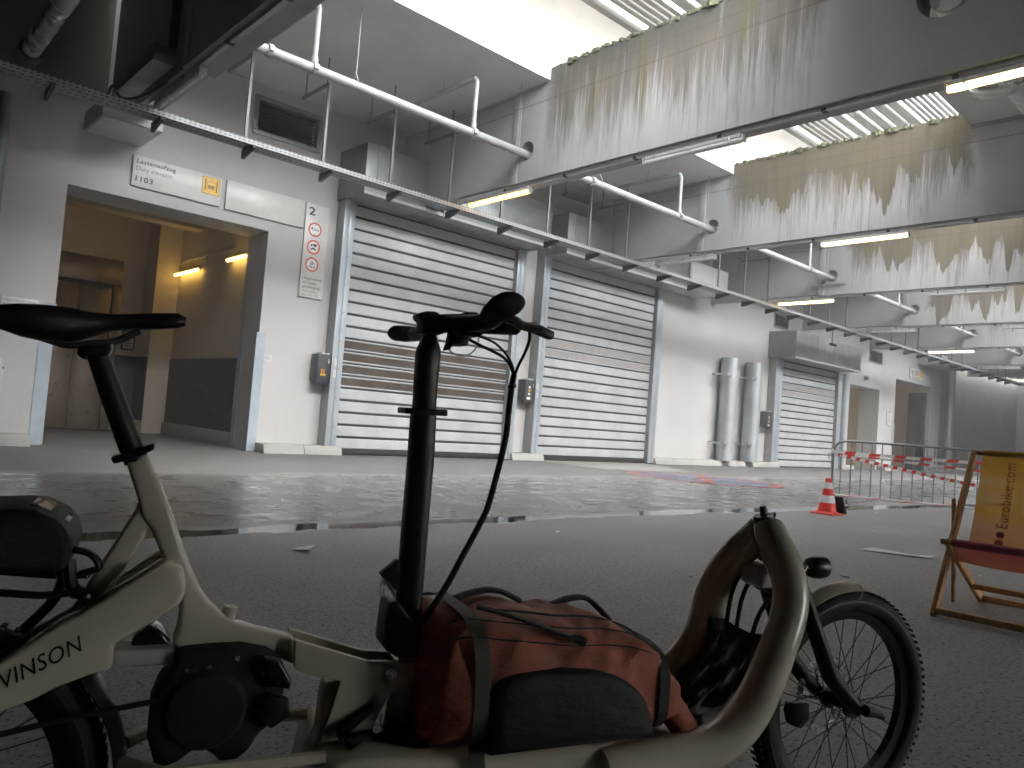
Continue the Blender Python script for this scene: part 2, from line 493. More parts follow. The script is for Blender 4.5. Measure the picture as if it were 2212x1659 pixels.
# ------------------------------------------------------------------ mesh helpers
class MB:
    def __init__(s):
        s.v, s.f, s.uv = [], [], None
    def quad(s, *p):
        i = len(s.v); s.v += [tuple(q) for q in p]; s.f.append(tuple(range(i, i + len(p)))); return s
    def box(s, x0, x1, y0, y1, z0, z1):
        i = len(s.v)
        s.v += [(x, y, z) for z in (z0, z1) for y in (y0, y1) for x in (x0, x1)]
        for q in ((0, 2, 3, 1), (4, 5, 7, 6), (0, 1, 5, 4), (2, 6, 7, 3), (0, 4, 6, 2), (1, 3, 7, 5)):
            s.f.append(tuple(i + k for k in q))
        return s
    def prism(s, poly, axis, a, b):
        """extrude a 2-D polygon; axis 'x' -> poly is (y,z), 'y' -> (x,z), 'z' -> (x,y)"""
        def P(p, t):
            return (t, p[0], p[1]) if axis == 'x' else ((p[0], t, p[1]) if axis == 'y' else (p[0], p[1], t))
        i, n = len(s.v), len(poly)
        s.v += [P(p, a) for p in poly] + [P(p, b) for p in poly]
        s.f.append(tuple(range(i, i + n)))
        s.f.append(tuple(range(i + 2 * n - 1, i + n - 1, -1)))
        for k in range(n):
            s.f.append((i + k, i + n + k, i + n + (k + 1) % n, i + (k + 1) % n))
        return s
    def tube(s, path, r, n=10, caps=True, squash=None):
        path = [Vector(p) for p in path]
        rr = r if isinstance(r, (list, tuple)) else [r] * len(path)
        i0 = len(s.v)
        t0 = (path[1] - path[0]).normalized()
        up = Vector((0, 0, 1)) if abs(t0.z) < .9 else Vector((1, 0, 0))
        nrm = (up - t0 * up.dot(t0)).normalized()
        for k, p in enumerate(path):
            a = path[max(k - 1, 0)]; b = path[min(k + 1, len(path) - 1)]
            t = (b - a).normalized()
            nrm = (nrm - t * nrm.dot(t)).normalized()
            bi = t.cross(nrm)
            for j in range(n):
                an = 2 * math.pi * j / n
                q = squash or (1, 1)
                s.v.append(tuple(p + (nrm * math.cos(an) * q[0] + bi * math.sin(an) * q[1]) * rr[k]))
        for k in range(len(path) - 1):
            for j in range(n):
                a = i0 + k * n + j; b = i0 + k * n + (j + 1) % n
                s.f.append((a, b, b + n, a + n))
        if caps:
            s.f.append(tuple(i0 + j for j in range(n - 1, -1, -1)))
            e = i0 + (len(path) - 1) * n
            s.f.append(tuple(e + j for j in range(n)))
        return s
    def cyl(s, a, b, r, n=16):
        return s.tube([a, b], r, n)
    def lathe(s, prof, c=(0, 0, 0), axis='z', n=32, close=False):
        i0, m = len(s.v), len(prof)
        for r, h in prof:
            for j in range(n):
                an = 2 * math.pi * j / n
                ca, sa = math.cos(an) * r, math.sin(an) * r
                q = (ca, sa, h) if axis == 'z' else ((h, ca, sa) if axis == 'x' else (ca, h, sa))
                s.v.append((c[0] + q[0], c[1] + q[1], c[2] + q[2]))
        rng = m if close else m - 1
        for k in range(rng):
            for j in range(n):
                a = i0 + k * n + j; b = i0 + k * n + (j + 1) % n
                k2 = (k + 1) % m
                c2 = i0 + k2 * n + (j + 1) % n; d = i0 + k2 * n + j
                s.f.append((a, b, c2, d))
        return s
    def grid(s, rows, uv=False):
        i0, n = len(s.v), len(rows[0])
        for r in rows:
            s.v += [tuple(p) for p in r]
        for k in range(len(rows) - 1):
            for j in range(n - 1):
                a = i0 + k * n + j
                s.f.append((a, a + 1, a + n + 1, a + n))
        if uv:
            s.uv = [(j / (n - 1), k / (len(rows) - 1)) for k in range(len(rows)) for j in range(n)]
        return s
    def loft(s, rings, caps=True):
        i0, n = len(s.v), len(rings[0])
        for r in rings:
            s.v += [tuple(p) for p in r]
        for k in range(len(rings) - 1):
            for j in range(n):
                a = i0 + k * n + j; b = i0 + k * n + (j + 1) % n
                s.f.append((a, b, b + n, a + n))
        if caps:
            s.f.append(tuple(i0 + j for j in range(n - 1, -1, -1)))
            e = i0 + (len(rings) - 1) * n
            s.f.append(tuple(e + j for j in range(n)))
        return s
    def mesh(s, name, mat, off=None, bevel=0.0, seg=2, smooth=False, angle=35):
        me = bpy.data.meshes.new(name)
        v = s.v if off is None else [(a - off[0], b - off[1], c - off[2]) for a, b, c in s.v]
        me.from_pydata(v, [], s.f)
        if s.uv:
            ul = me.uv_layers.new(name="UVMap")
            for lp in me.loops:
                ul.data[lp.index].uv = s.uv[lp.vertex_index]
        bm = bmesh.new(); bm.from_mesh(me)
        bmesh.ops.recalc_face_normals(bm, faces=bm.faces)
        if bevel > 0:
            ed = [e for e in bm.edges if len(e.link_faces) == 2 and e.calc_face_angle(0) > R(25)]
            bmesh.ops.bevel(bm, geom=ed, offset=bevel, segments=seg, profile=.5, affect='EDGES', clamp_overlap=True)
        bm.to_mesh(me); bm.free()
        if smooth or bevel > 0:
            me.shade_smooth()
            me.set_sharp_from_angle(angle=R(angle))
        me.materials.append(M[mat] if isinstance(mat, str) else mat)
        return me
    def build(s, name, mat, parent=None, **kw):
        off = None
        if parent is not None:
            off = parent.get('_o')
        me = s.mesh(name, mat, off, **kw)
        return link(name, me, parent)

def link(name, data, parent=None, loc=None):
    o = bpy.data.objects.new(name, data)
    COL.objects.link(o)
    if parent is not None:
        o.parent = parent
        if parent.get('_o') is not None:
            o['_o'] = list(parent['_o'])
    if loc is not None:
        o.location = loc
    return o

def tag(o, label, cat, group=None):
    o['label'] = label; o['category'] = cat
    if group: o['group'] = group
    return o

def thing(name, loc, label, cat, group=None, rz=0.0, local=False):
    o = bpy.data.objects.new(name, None)
    COL.objects.link(o)
    o.empty_display_size = .1
    o.location = loc
    o.rotation_euler = (0, 0, rz)
    if not local:
        o['_o'] = list(loc)
    return tag(o, label, cat, group)

def struct(o):
    o['kind'] = 'structure'
    return o

def solo(mb, name, mat, label, cat, group=None, base=None, **kw):
    """a thing that is a single mesh, its origin at its base"""
    xs, ys, zs = zip(*mb.v)
    b = base or ((min(xs) + max(xs)) / 2, (min(ys) + max(ys)) / 2, min(zs))
    me = mb.mesh(name, mat, b, **kw)
    o = link(name, me, None, b)
    return tag(o, label, cat, group)

def copy_tree(o, loc, rz=None):
    def cp(q, par):
        c = q.copy(); COL.objects.link(c); c.parent = par
        for ch in q.children: cp(ch, c)
        return c
    c = cp(o, None)
    c.location = loc
    if rz is not None: c.rotation_euler = (0, 0, rz)
    return c

def text_mesh(body, bold=0.0):
    cu = bpy.data.curves.new("lettering", 'FONT')
    cu.body = body
    cu.size = 1.0
    cu.space_character = 1.06
    cu.offset = bold
    cu.resolution_u = 3
    ob = bpy.data.objects.new("lettering", cu)
    COL.objects.link(ob)
    dg = bpy.context.evaluated_depsgraph_get()
    me = bpy.data.meshes.new_from_object(ob.evaluated_get(dg))
    bpy.data.objects.remove(ob)
    return me

def lettering(body, o, ex, ez, width, height, mat, parent, bold=0.0):
    """flat lettering: o = lower-left corner (world or local), ex/ez = directions, stretched to width x height"""
    me = text_mesh(body, bold)
    xs = [v.co.x for v in me.vertices]; ys = [v.co.y for v in me.vertices]
    x0, x1, y0, y1 = min(xs), max(xs), min(ys), max(ys)
    off = Vector(parent.get('_o') or (0, 0, 0))
    o, ex, ez = Vector(o), Vector(ex).normalized(), Vector(ez).normalized()
    for v in me.vertices:
        a = (v.co.x - x0) / (x1 - x0) * width
        b = (v.co.y - y0) / (y1 - y0) * height
        v.co = o + ex * a + ez * b - off
    me.materials.clear(); me.materials.append(M[mat])
    return link("lettering", me, parent)

def smooth_path(pts, k=4):
    """Catmull-Rom through the points"""
    P = [Vector(p) for p in pts]
    out = []
    for i in range(len(P) - 1):
        a, b, c, d = P[max(i - 1, 0)], P[i], P[i + 1], P[min(i + 2, len(P) - 1)]
        for j in range(k):
            t = j / k
            out.append(.5 * ((2 * b) + (c - a) * t + (2 * a - 5 * b + 4 * c - d) * t * t + (3 * b - a - 3 * c + d) * t ** 3))
    out.append(P[-1])
    return out
# ------------------------------------------------------------------ the setting
D = 13.4                                   # face of the loading-bay wall
BX = [3.10, 8.70, 14.45, 20.40, 26.45, 32.40, 38.60, 44.8]   # near faces of the roof beams
ZB, ZC = 5.04, 6.68                        # beam soffit, ceiling
YN, YF = 4.45, 9.10                        # roof opening

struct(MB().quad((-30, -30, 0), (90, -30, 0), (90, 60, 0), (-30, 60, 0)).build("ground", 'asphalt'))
struct(MB().quad((13.1, 10.95, .004), (16.0, 10.75, .004), (17.45, 13.38, .004), (12.95, 13.38, .004)).build("concrete_apron", 'apron'))

def wall_with_openings(x0, x1, z0, z1, yf, yb, ops):
    """front, back and reveals of a wall with rectangular openings (xa, xb, za, zb)"""
    mb = MB()
    xs = sorted({x0, x1, *[o[0] for o in ops], *[o[1] for o in ops]})
    zs = sorted({z0, z1, *[o[2] for o in ops], *[o[3] for o in ops]})
    for i in range(len(xs) - 1):
        for j in range(len(zs) - 1):
            a, b, c, d = xs[i], xs[i + 1], zs[j], zs[j + 1]
            if any(o[0] <= a and b <= o[1] and o[2] <= c and d <= o[3] for o in ops):
                continue
            mb.quad((a, yf, c), (b, yf, c), (b, yf, d), (a, yf, d))
            mb.quad((a, yb, c), (a, yb, d), (b, yb, d), (b, yb, c))
    for a, b, c, d in ops:
        mb.quad((a, yf, c), (a, yb, c), (a, yb, d), (a, yf, d))
        mb.quad((b, yf, c), (b, yf, d), (b, yb, d), (b, yb, c))
        mb.quad((a, yf, d), (a, yb, d), (b, yb, d), (b, yf, d))
        if c > z0:
            mb.quad((a, yf, c), (b, yf, c), (b, yb, c), (a, yb, c))
    for a, b in ((x0, x0), (x1, x1)):
        mb.quad((a, yf, z0), (a, yf, z1), (a, yb, z1), (a, yb, z0))
    return mb

# ceilings
struct(MB().box(3.5, 62, YF, 14.6, ZC, 7.0).build("ceiling", 'ceiling'))
struct(MB().box(3.5, 62, -14, YN, ZC, 7.0).build("ceiling", 'ceiling'))
struct(MB().box(39.02, 62, YN, YF, ZC, 7.0).build("ceiling", 'ceiling'))
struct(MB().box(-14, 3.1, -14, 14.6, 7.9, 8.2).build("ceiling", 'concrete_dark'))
solo(MB().box(3.5, 62, YF + .62, YF + .9, 7.0, 13.0).box(3.5, 62, YF + .003, YF + .62, 7.0, 7.3), "upper_wall", 'upstand', "pale wall of the storey above, rising past the far edge of the roof openings", "wall")
solo(MB().box(3.5, 39.0, YN - .25, YN - .003, 7.0, 7.3), "parapet", 'upstand', "low concrete upstand on the near edge of the roof openings", "parapet")
solo(wall_with_openings(-14, 62, 0, 8, -14, -14.3, [(9.8, 14.3, 0, 4.2), (17, 21.5, 0, 4.2)]), "rear_wall", 'concrete_dark', "concrete wall opposite the roller doors, with gateways added for fill light", "wall", base=(24, -14.1, 0))  # unseen wall; gateways cut in to let fill light reach the bicycle
solo(MB().box(-14.3, -14, -14, 14.6, 0, 8), "side_wall", 'concrete_dark', "dark concrete end wall of the covered bay", "wall")
solo(MB().box(62, 62.3, -14, 30, 0, 8), "side_wall", 'concrete_dark', "dim concrete end wall past the last roof beam", "wall")

OPS = [(2.67, 5.95, 0, 4.05), (5.53, 6.76, 5.80, 6.42), (30.75, 33.68, 0, 3.42), (35.4, 39.75, 0, 4.06), (32.5, 33.7, 4.57, 4.98), (24.45, 25.4, 4.9, 5.36)]
solo(wall_with_openings(-14, 41.0, 0, 8.0, D, D + .85, OPS), "loading_bay_wall", 'plaster',
     "white painted wall behind the roller doors and the lift doorway", "wall", base=(20, D + .4, 0))
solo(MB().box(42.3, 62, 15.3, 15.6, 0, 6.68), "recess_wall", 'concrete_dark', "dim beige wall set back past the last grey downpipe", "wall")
solo(MB().box(42.05, 42.3, D, 15.6, 0, 6.68), "wall_return", 'plaster', "white end face of the wall beside the last downpipe", "wall")
solo(MB().box(41.0, 42.05, D + .3, D + .85, 0, 6.68), "wall_end", 'plaster', "white wall strip behind the tall grey downpipe", "wall")

solo(MB().box(-14, 3.08, D - .02, D - .003, 5.42, 7.9), "upper_wall", 'wall_brown', "dark brownish sheet over the wall face above the cable tray in the dark left bay", "wall")  # thin darker brown sheet laid over the upper wall face

# lobby behind the doorway
lob = thing("lift_lobby", (3.6, 16.6, 0), "dim cream lift lobby seen through the wide doorway", "lobby")
MB().box(6.05, 6.3, 14.253, 19.0, 0, 5.2).build("wall", 'plaster_in', lob)
MB().box(.2, .45, 14.253, 19.0, 0, 5.2).build("wall", 'plaster_in', lob)
MB().box(.45, 6.05, 18.95, 19.2, 0, 5.2).build("wall", 'plaster_in', lob)
MB().box(.2, 6.3, 14.253, 19.2, 5.2, 5.4).build("ceiling_slab", 'plaster_in', lob)
MB().box(5.55, 6.047, 18.2, 18.945, 0, 5.2).build("pillar", 'plaster_in', lob)
MB().box(.45, 6.05, 16.9, 17.3, 4.55, 5.198).build("ceiling_beam", 'plaster_in', lob)
MB().box(6.02, 6.047, 14.27, 18.19, .28, 1.72).build("dado", 'dado', lob)
MB().box(5.52, 5.547, 18.2, 18.94, .28, 1.72).build("dado", 'dado', lob)
MB().box(5.05, 5.547, 18.92, 18.947, .28, 1.72).build("dado", 'dado', lob)
MB().box(5.97, 6.047, 14.27, 18.19, 0, .275).build("plinth", 'kerb', lob, bevel=.01)
MB().box(5.05, 5.547, 18.86, 18.947, 0, .275).build("plinth", 'kerb', lob)
ld = thing("lift_door", (4.0, 18.9, 0), "brown metal lift door with dark frame at the back of the lobby", "lift door")
for a, b in ((2.35, 3.27), (3.275, 4.19), (4.195, 4.86)):
    MB().box(a, b, 18.90, 18.94, .02, 3.28).build("door_panel", 'bronze', ld, bevel=.006)
MB().box(2.2, 5.04, 18.86, 18.945, 3.29, 3.85).build("header", 'bronze', ld, bevel=.008)
MB().box(4.87, 5.04, 18.86, 18.945, 0, 3.285).build("jamb", 'bronze', ld, bevel=.008)
MB().box(2.25, 4.87, 18.84, 18.90, 3.2, 3.285).build("shadow_gap", 'gap', ld)
nb = thing("notice_board", (5.3, 18.9, 1.9), "small framed notice beside the brown lift door", "notice")
MB().box(5.16, 5.44, 18.90, 18.945, 1.85, 2.3).build("frame", 'black', nb, bevel=.005)
MB().box(5.19, 5.41, 18.895, 18.899, 1.88, 2.27).build("sheet", 'paper', nb)
for k in range(5):
    MB().box(5.21, 5.33 + .05 * (k % 2), 18.892, 18.894, 2.18 - k * .06, 2.20 - k * .06).build("text_line", 'ink', nb)
dk = thing("ceiling_duct", (4.2, 15.9, 4.55), "dusty sheet metal air duct under the lobby ceiling", "duct")
MB().box(1.2, 5.4, 15.6, 16.3, 4.52, 4.95).build("duct_body", 'galv_dark', dk, bevel=.01)
for x in (2.0, 3.4, 4.8):
    MB().box(x, x + .03, 15.58, 16.32, 4.5, 4.97).build("flange", 'galv', dk)
    MB().cyl((x, 15.55, 4.5), (x, 15.55, 5.2), .008, 6).build("hanger_rod", 'galv', dk)
cd_ = thing("wall_conduit", (6.0, 16, 3.9), "thin cable conduit running along the lobby wall to the lamps", "conduit")
MB().tube([(6.035, 18.15, 3.95), (6.035, 17.3, 3.95), (6.035, 16.5, 3.97), (6.035, 15.1, 3.98)], .014, 8).build("tube", 'lampbody', cd_, smooth=True)
MB().tube([(6.035, 16.55, 3.97), (6.035, 16.55, 3.72)], .012, 8).build("drop", 'lampbody', cd_, smooth=True)

# passages at the right-hand end
for nm, x0, x1, zt, yb, lab, dark in (("side_passage", 30.6, 34.2, 3.7, 15.5, "beige lit passage behind the first opening past the shortest roller door", 0),
                             ("side_passage", 34.9, 40.6, 4.4, 17.6, "dim passage with a dark lower wall behind the opening under the small sign", 1)):
    t = thing(nm, ((x0 + x1) / 2, D + 1.5, 0), lab, "passage")
    MB().box(x0 - .2, x0, D + .853, yb, 0, zt).build("wall", 'plaster_in', t)
    MB().box(x1, x1 + .2, D + .853, yb, 0, zt).build("wall", 'plaster_in', t)
    MB().box(x0 - .2, x1 + .2, yb, yb + .2, 0, zt).build("wall", 'plaster_in', t)
    MB().box(x0 - .2, x1 + .2, D + .853, yb + .2, zt, zt + .2).build("ceiling_slab", 'plaster_in', t)
    if dark:
        MB().box(x0 + .003, x1 - .003, yb - .03, yb - .003, .0, 1.75).build("dado", 'dado', t)
        MB().cyl((x0, yb - .06, 3.0), (x1, yb - .06, 3.0), .03, 8).build("pipe", 'pipe', t, smooth=True)
        MB().box(39.55, 39.747, D + .2, D + .95, 0, 3.75).build("dark_frame", 'blackmetal', t)

# ------------------------------------------------------------------ roof beams
def boolean_cut(mb, name, mat, cutters, bevel=.012):
    me = mb.mesh(name, mat)
    o = bpy.data.objects.new("tmp", me); COL.objects.link(o)
    tmp = []
    for c in cutters:
        k = bpy.data.objects.new("tmpc", c.mesh("tmpc", mat)); COL.objects.link(k); tmp.append(k)
        md = o.modifiers.new("b", 'BOOLEAN'); md.operation = 'DIFFERENCE'; md.object = k; md.solver = 'EXACT'
    dg = bpy.context.evaluated_depsgraph_get()
    res = bpy.data.meshes.new_from_object(o.evaluated_get(dg))
    for k in tmp + [o]:
        bpy.data.objects.remove(k)
    return res

beam_look = [("tall dark beam over the lamp left of the lift sign", 0, 0, 0),
             ("beam streaked brown and mossy from rain, crossing over the first roller door", 1.0, 0.0, .85),
             ("beam with ragged wet tan stains dripping down its face, over the second roller door", 1.0, .5, .3),
             ("beam with broad ochre wet stains, beyond the second roller door", .95, .6, .3),
             ("beam with yellowish run-off stains over the shortest roller door", .95, .75, .35),
             ("beam with two narrow brown drip marks, past the shortest roller door", .7, .1, .1),
             ("pale almost clean beam where the roof openings end", .3, -.3, .0),
             ("shaded beam past the end of the roof openings", 0, 0, 0)]
for k, x in enumerate(BX):
    lab, dry, wet, moss = beam_look[k]
    wd = .40 if k == 0 else .42
    top = 7.9 if k == 0 else 6.9
    if k in (0, 7):
        mt = m_concrete("beam_concrete_%d" % k, (.40, .385, .36) if k == 0 else (.45, .44, .42), k * 3.7, 0, 0)
    else:
        mt = m_concrete("beam_concrete_%d" % k, (.40, .398, .39), k * 3.7, dry, wet, moss)
    M['beam%d' % k] = mt
    t = thing("roof_beam", (x + .2, 3, ZB), "concrete roof " + lab, "beam", "roof beams crossing the yard")
    cut = []
    if k > 0:
        cut.append(MB().lathe([(.0001, x - .2), (.165, x - .2), (.165, x + wd + .2), (.0001, x + wd + .2)], (0, 9.56, 5.57), 'x', 28))
    if k == 1:
        cut.append(MB().lathe([(.0001, x - .2), (.30, x - .2), (.30, x + wd + .2), (.0001, x + wd + .2)], (0, 3.0, 5.98), 'x', 32))
    body = MB().box(x, x + wd, -14, 9.92, ZB, top)
    if cut:
        me = boolean_cut(body, "beam_body", mt, cut)
        for v in me.vertices:
            v.co -= Vector((x + .2, 3, ZB))
        link("beam_body", me, t)
    else:
        body.build("beam_body", mt, t)
    MB().box(x + .045, x + wd - .045, 9.921, D, ZB + .03, top - .01).build("bearing_end", mt, t)
    MB().box(x - .012, x + .04, 9.76, 9.935, ZB - .008, ZC - .02).build("joint_strip", mt, t, bevel=.008)
    if 1 <= k <= 4:
        rnd = random.Random(k)
        ms_ = MB()
        for q in range(260 if k < 3 else 160):
            yy_ = rnd.uniform(4.5, 9.05); r_ = rnd.uniform(.012, .045) * (1 if rnd.random() < .85 else 1.7)
            cx_, cz_ = x + rnd.uniform(-.01, .08), 6.9 + rnd.uniform(-.02, .008)
            pts_ = [(cx_ + r_ * rnd.uniform(.5, 1.2) * math.cos(i * 1.05), yy_ + r_ * rnd.uniform(.6, 1.4) * math.sin(i * 1.05)) for i in range(6)]
            ms_.prism(pts_, 'z', cz_ - r_ * .8, cz_ + r_ * rnd.uniform(.3, .8))
        mo_ = ms_.build("moss_fringe", 'moss', t)
        mo_['kind'] = 'stuff'
    if k > 0:
        MB().box(x + .03, x + .5, 12.55, D - .002, 5.95, ZC - .003).build("pilaster", 'plaster', t)

# ------------------------------------------------------------------ louvre roof above the openings
lv = thing("louvre_roof", (20, 7.3, 8.9), "white slatted louvre roof above the open bays", "louvre roof")
ys = [9.42, 9.26, 9.10, 8.94, 8.78]
wide = [8.47, 8.12, 7.80, 7.48, 7.18]
fine_ = [6.95 - .125 * i for i in range(13)]
sl_f = MB().box(-18.5, 18.5, -.055, .055, -.045, .045).mesh("slat", 'louvre', bevel=.006)
sl_w = MB().box(-18.5, 18.5, -.115, .115, -.07, .07).mesh("slat", 'louvre', bevel=.01)
sl_n = MB().box(-18.5, 18.5, -.04, .04, -.04, .04).mesh("slat", 'louvre', bevel=.005)
for y in ys: link("slat", sl_f, lv, (2, y - 7.3, .1))
for y in wide: link("slat", sl_w, lv, (2, y - 7.3, .1))
for y in fine_: link("slat", sl_n, lv, (2, y - 7.3, .1))
MB().box(3.5, 40.5, 9.58, 9.722, 8.82, 9.12).build("edge_profile", 'louvre', lv, bevel=.01)
MB().box(3.5, 40.5, 5.28, 5.36, 8.84, 9.10).build("edge_profile", 'louvre', lv, bevel=.01)
brk = MB().box(-.05, .05, -.13, .13, -.10, .16).mesh("bracket", 'louvre_bracket', bevel=.012)
for x in [4.2 + 1.9 * i for i in range(19)]:
    for y in (8.28, 7.95, 7.63, 7.32):
        link("bracket", brk, lv, (x - 20, y - 7.3, .12))
for x in BX[1:7]:
    MB().box(x + .13, x + .29, 5.3, 9.722, 9.13, 9.3).build("rafter", 'louvre', lv)

# ------------------------------------------------------------------ roller doors
def roller_door(lab, x0, x1, zt, z0, pitch, nslat, kinds, rails, hood, group):
    t = thing("roller_door", ((x0 + x1) / 2, D - .15, 0), lab, "roller door", group)
    yc = D - .15
    MB().box(x0 - .03, x1 + .03, yc, yc + .03, .02, zt + .05).build("curtain_backing", 'gap', t)
    h = pitch
    def sec(a, b, dpt):
        return [(0, a), (-dpt * .75, a + .004), (-dpt, a + .02), (-dpt, b - .02), (-dpt * .75, b - .004), (0, b)]
    L_ = (x1 - x0)
    smesh = MB().prism(sec(.023, h - .023, .014), 'x', 0, L_).mesh("slat", 'slat')
    vmesh = MB().prism(sec(.02, h - .02, .018), 'x', 0, L_).mesh("ventilation_slat", 'vent')
    rmesh = MB().prism(sec(.014, .048, .026), 'x', 0, L_).mesh("window_rail", 'slat')
    pmesh = MB().box(0, L_, -.010, -.002, .05, h - .05).mesh("window_pane", 'pane')
    ox, oy = x0 - (x0 + x1) / 2, 0
    for k in range(nslat):
        kd = kinds.get(k, 's')
        z = z0 + k * pitch
        if kd == 's':
            link("slat", smesh, t, (ox, oy, z))
        elif kd == 'v':
            s_ = link("ventilation_slat", vmesh, t, (ox, oy, z))
            link("slat_rail", rmesh, s_, (0, -.003, h - .060)); link("slat_rail", rmesh, s_, (0, -.003, 0))
        else:
            s_ = link("window_slat", pmesh, t, (ox, oy, z))
            link("window_rail", rmesh, s_, (0, 0, 0)); link("window_rail", rmesh, s_, (0, 0, h - .062))
    MB().box(x0, x1, yc - .03, yc, .012, z0 + .008).build("bottom_seal", 'rubber', t, bevel=.01)
    for a, b, side in rails:
        m_ = (a + b) / 2
        g = MB().box(a, b, D - .28, D - .002, .02 if side else .02, zt + .06).build("guide_rail", 'steel_side', t)
        MB().box(a - .002, m_ - .004, D - .297, D - .282, .02, zt + .05).build("cover_strip", 'track', g, bevel=.003)
        MB().box(m_ + .004, b + .002, D - .297, D - .282, .02, zt + .05).build("cover_strip", 'track', g, bevel=.003)
        for q in range(1, int(zt / .55)):
            MB().lathe([(.0001, -.008), (.012, -.006), (.014, 0)], (m_ + .03, D - .299, q * .55), 'y', 8).build("screw", 'chrome', g)
    for (a, b, za, zb_) in hood:
        hb = MB().box(a, b, D - 1.0, D - .002, za, zb_).build("hood", 'galv_dark', t, bevel=.006)
        MB().box(a - .004, b + .004, D - 1.012, D - .985, za - .006, za + .05).build("hood_lip", 'slat', hb)
        if zb_ - za > .5:
            n_ = max(1, int((b - a) / 1.3))
            for q in range(n_):
                xx = a + .25 + q * 1.3
                if xx < b - .1:
                    MB().box(xx, xx + .035, D - 1.012, D - .99, za + .07, zb_ - .004).build("seam", 'steel_side', hb)
    return t
W5 = {5: 'w', 6: 'w', 7: 'w', 8: 'w'}
roller_door("tall roller door with a band of smoked windows, nearest the lift doorway", 7.56, 11.93, 4.9, .103, .242, 20, W5,
            [(7.31, 7.545, 0), (11.93, 12.2, 1)], [(7.27, 8.69, 4.95, 5.92), (8.72, 9.11, 4.95, 5.028), (9.14, 12.25, 4.95, 5.92)], "roller doors in the white wall")
roller_door("tall roller door with two perforated slats, left of the twin spiral ducts", 13.05, 17.38, 4.9, .117, .2425, 20, {10: 'v', 11: 'v'},
            [(12.81, 13.035, 0), (17.38, 17.66, 1)], [(12.80, 14.44, 4.95, 5.93), (14.47, 14.86, 4.95, 5.028), (14.89, 17.8, 4.95, 5.93)], "roller doors in the white wall")
roller_door("shorter roller door under a big steel hood, right of the twin spiral ducts", 24.72, 29.08, 3.7, .02, .2472, 15, {10: 'v', 11: 'v'},
            [(24.25, 24.7, 0), (29.08, 29.4, 1)], [(24.14, 29.3, 3.75, 4.67)], "roller doors in the white wall")

# door control boxes
for x0, x1, z0, z1, lab, bt in ((7.03, 7.30, 1.32, 1.91, "dark control box with yellow label beside the windowed roller door", 1),
                                (12.50, 12.79, 1.36, 1.92, "dark control box with white label beside the roller door with perforated slats", 2),
                                (23.86, 24.22, 1.30, 1.88, "dark control box beside the shorter roller door", 2)):
    t = thing("control_box", ((x0 + x1) / 2, D - .1, z0), lab, "control box", "door control boxes")
    h = z1 - z0
    MB().prism([(D - .002, z0 + .1), (D - .002, z1), (D - .27, z1), (D - .27, z0 + .22 * h), (D - .22, z0)], 'x', x0, x1).build("case", 'dkgrey', t, bevel=.008)
    MB().box(x0 + .05, x0 + .13, D - .3, D - .05, z1 + .001, z1 + .03).build("cable_gland", 'lampbody', t)
    MB().box(x0 + .16, x0 + .22, D - .3, D - .05, z1 + .001, z1 + .025).build("cable_gland", 'lampbody', t)
    p = MB().lathe([(.0001, -.006), (.035, -.005), (.036, 0)], (x1 - .05, D - .275, z1 - .13), 'y', 14)
    for v in range(len(p.v)):
        a = p.v[v]; p.v[v] = (a[0], a[1], z1 - .13 + (a[2] - z1 + .13) * 1.9)
    q = p.build("button_panel", 'black', t)
    MB().prism([(x1 - .07, z1 - .105), (x1 - .03, z1 - .105), (x1 - .05, z1 - .08)], 'y', D - .285, D - .282).build("up_button", 'white', q)
    MB().prism([(x1 - .07, z1 - .155), (x1 - .03, z1 - .155), (x1 - .05, z1 - .18)], 'y', D - .285, D - .282).build("down_button", 'white', q)
    MB().box(x1 - .068, x1 - .032, D - .285, D - .282, z1 - .14, z1 - .12).build("stop_button", 'white', q)
    if bt == 1:
        MB().box(x0 + .08, x0 + .16, D - .276, D - .272, z1 - .355, z1 - .29).build("switch_plate", 'yellow', t)
        MB().lathe([(.0001, -.03), (.018, -.028), (.02, 0)], (x0 + .12, D - .277, z1 - .32), 'y', 12).build("red_switch", 'red', t)
        MB().box(x0 + .07, x0 + .18, D - .276, D - .272, z1 - .41, z1 - .37).build("yellow_label", 'yellow', t)
    else:
        for i in range(3):
            MB().box(x0 + .1, x0 + .16, D - .276, D - .272, z1 - .2 - i * .08, z1 - .15 - i * .08).build("label_sticker", ['white', 'yellow', 'white'][i], t)
        MB().box(x0 + .06, x0 + .17, D - .276, D - .272, z0 + .09, z0 + .15).build("white_label", 'white', t)
    for i in range(2):
        MB().box(x1 + .06, x1 + .115, D - .3, D - .298, z1 - .20 - .22 * i, z1 - .06 - .22 * i).build("instruction_sticker", 'sign', t)
t = thing("wall_socket", (12.4, D - .04, .85), "grey cable and switch on the white strip between the two tall doors", "switch")
MB().box(12.34, 12.47, D - .06, D - .002, .80, .92).build("case", 'lampbody', t, bevel=.006)
MB().tube([(12.41, D - .02, .92), (12.41, D - .02, 4.9)], .012, 6).build("cable", 'lampbody', t)

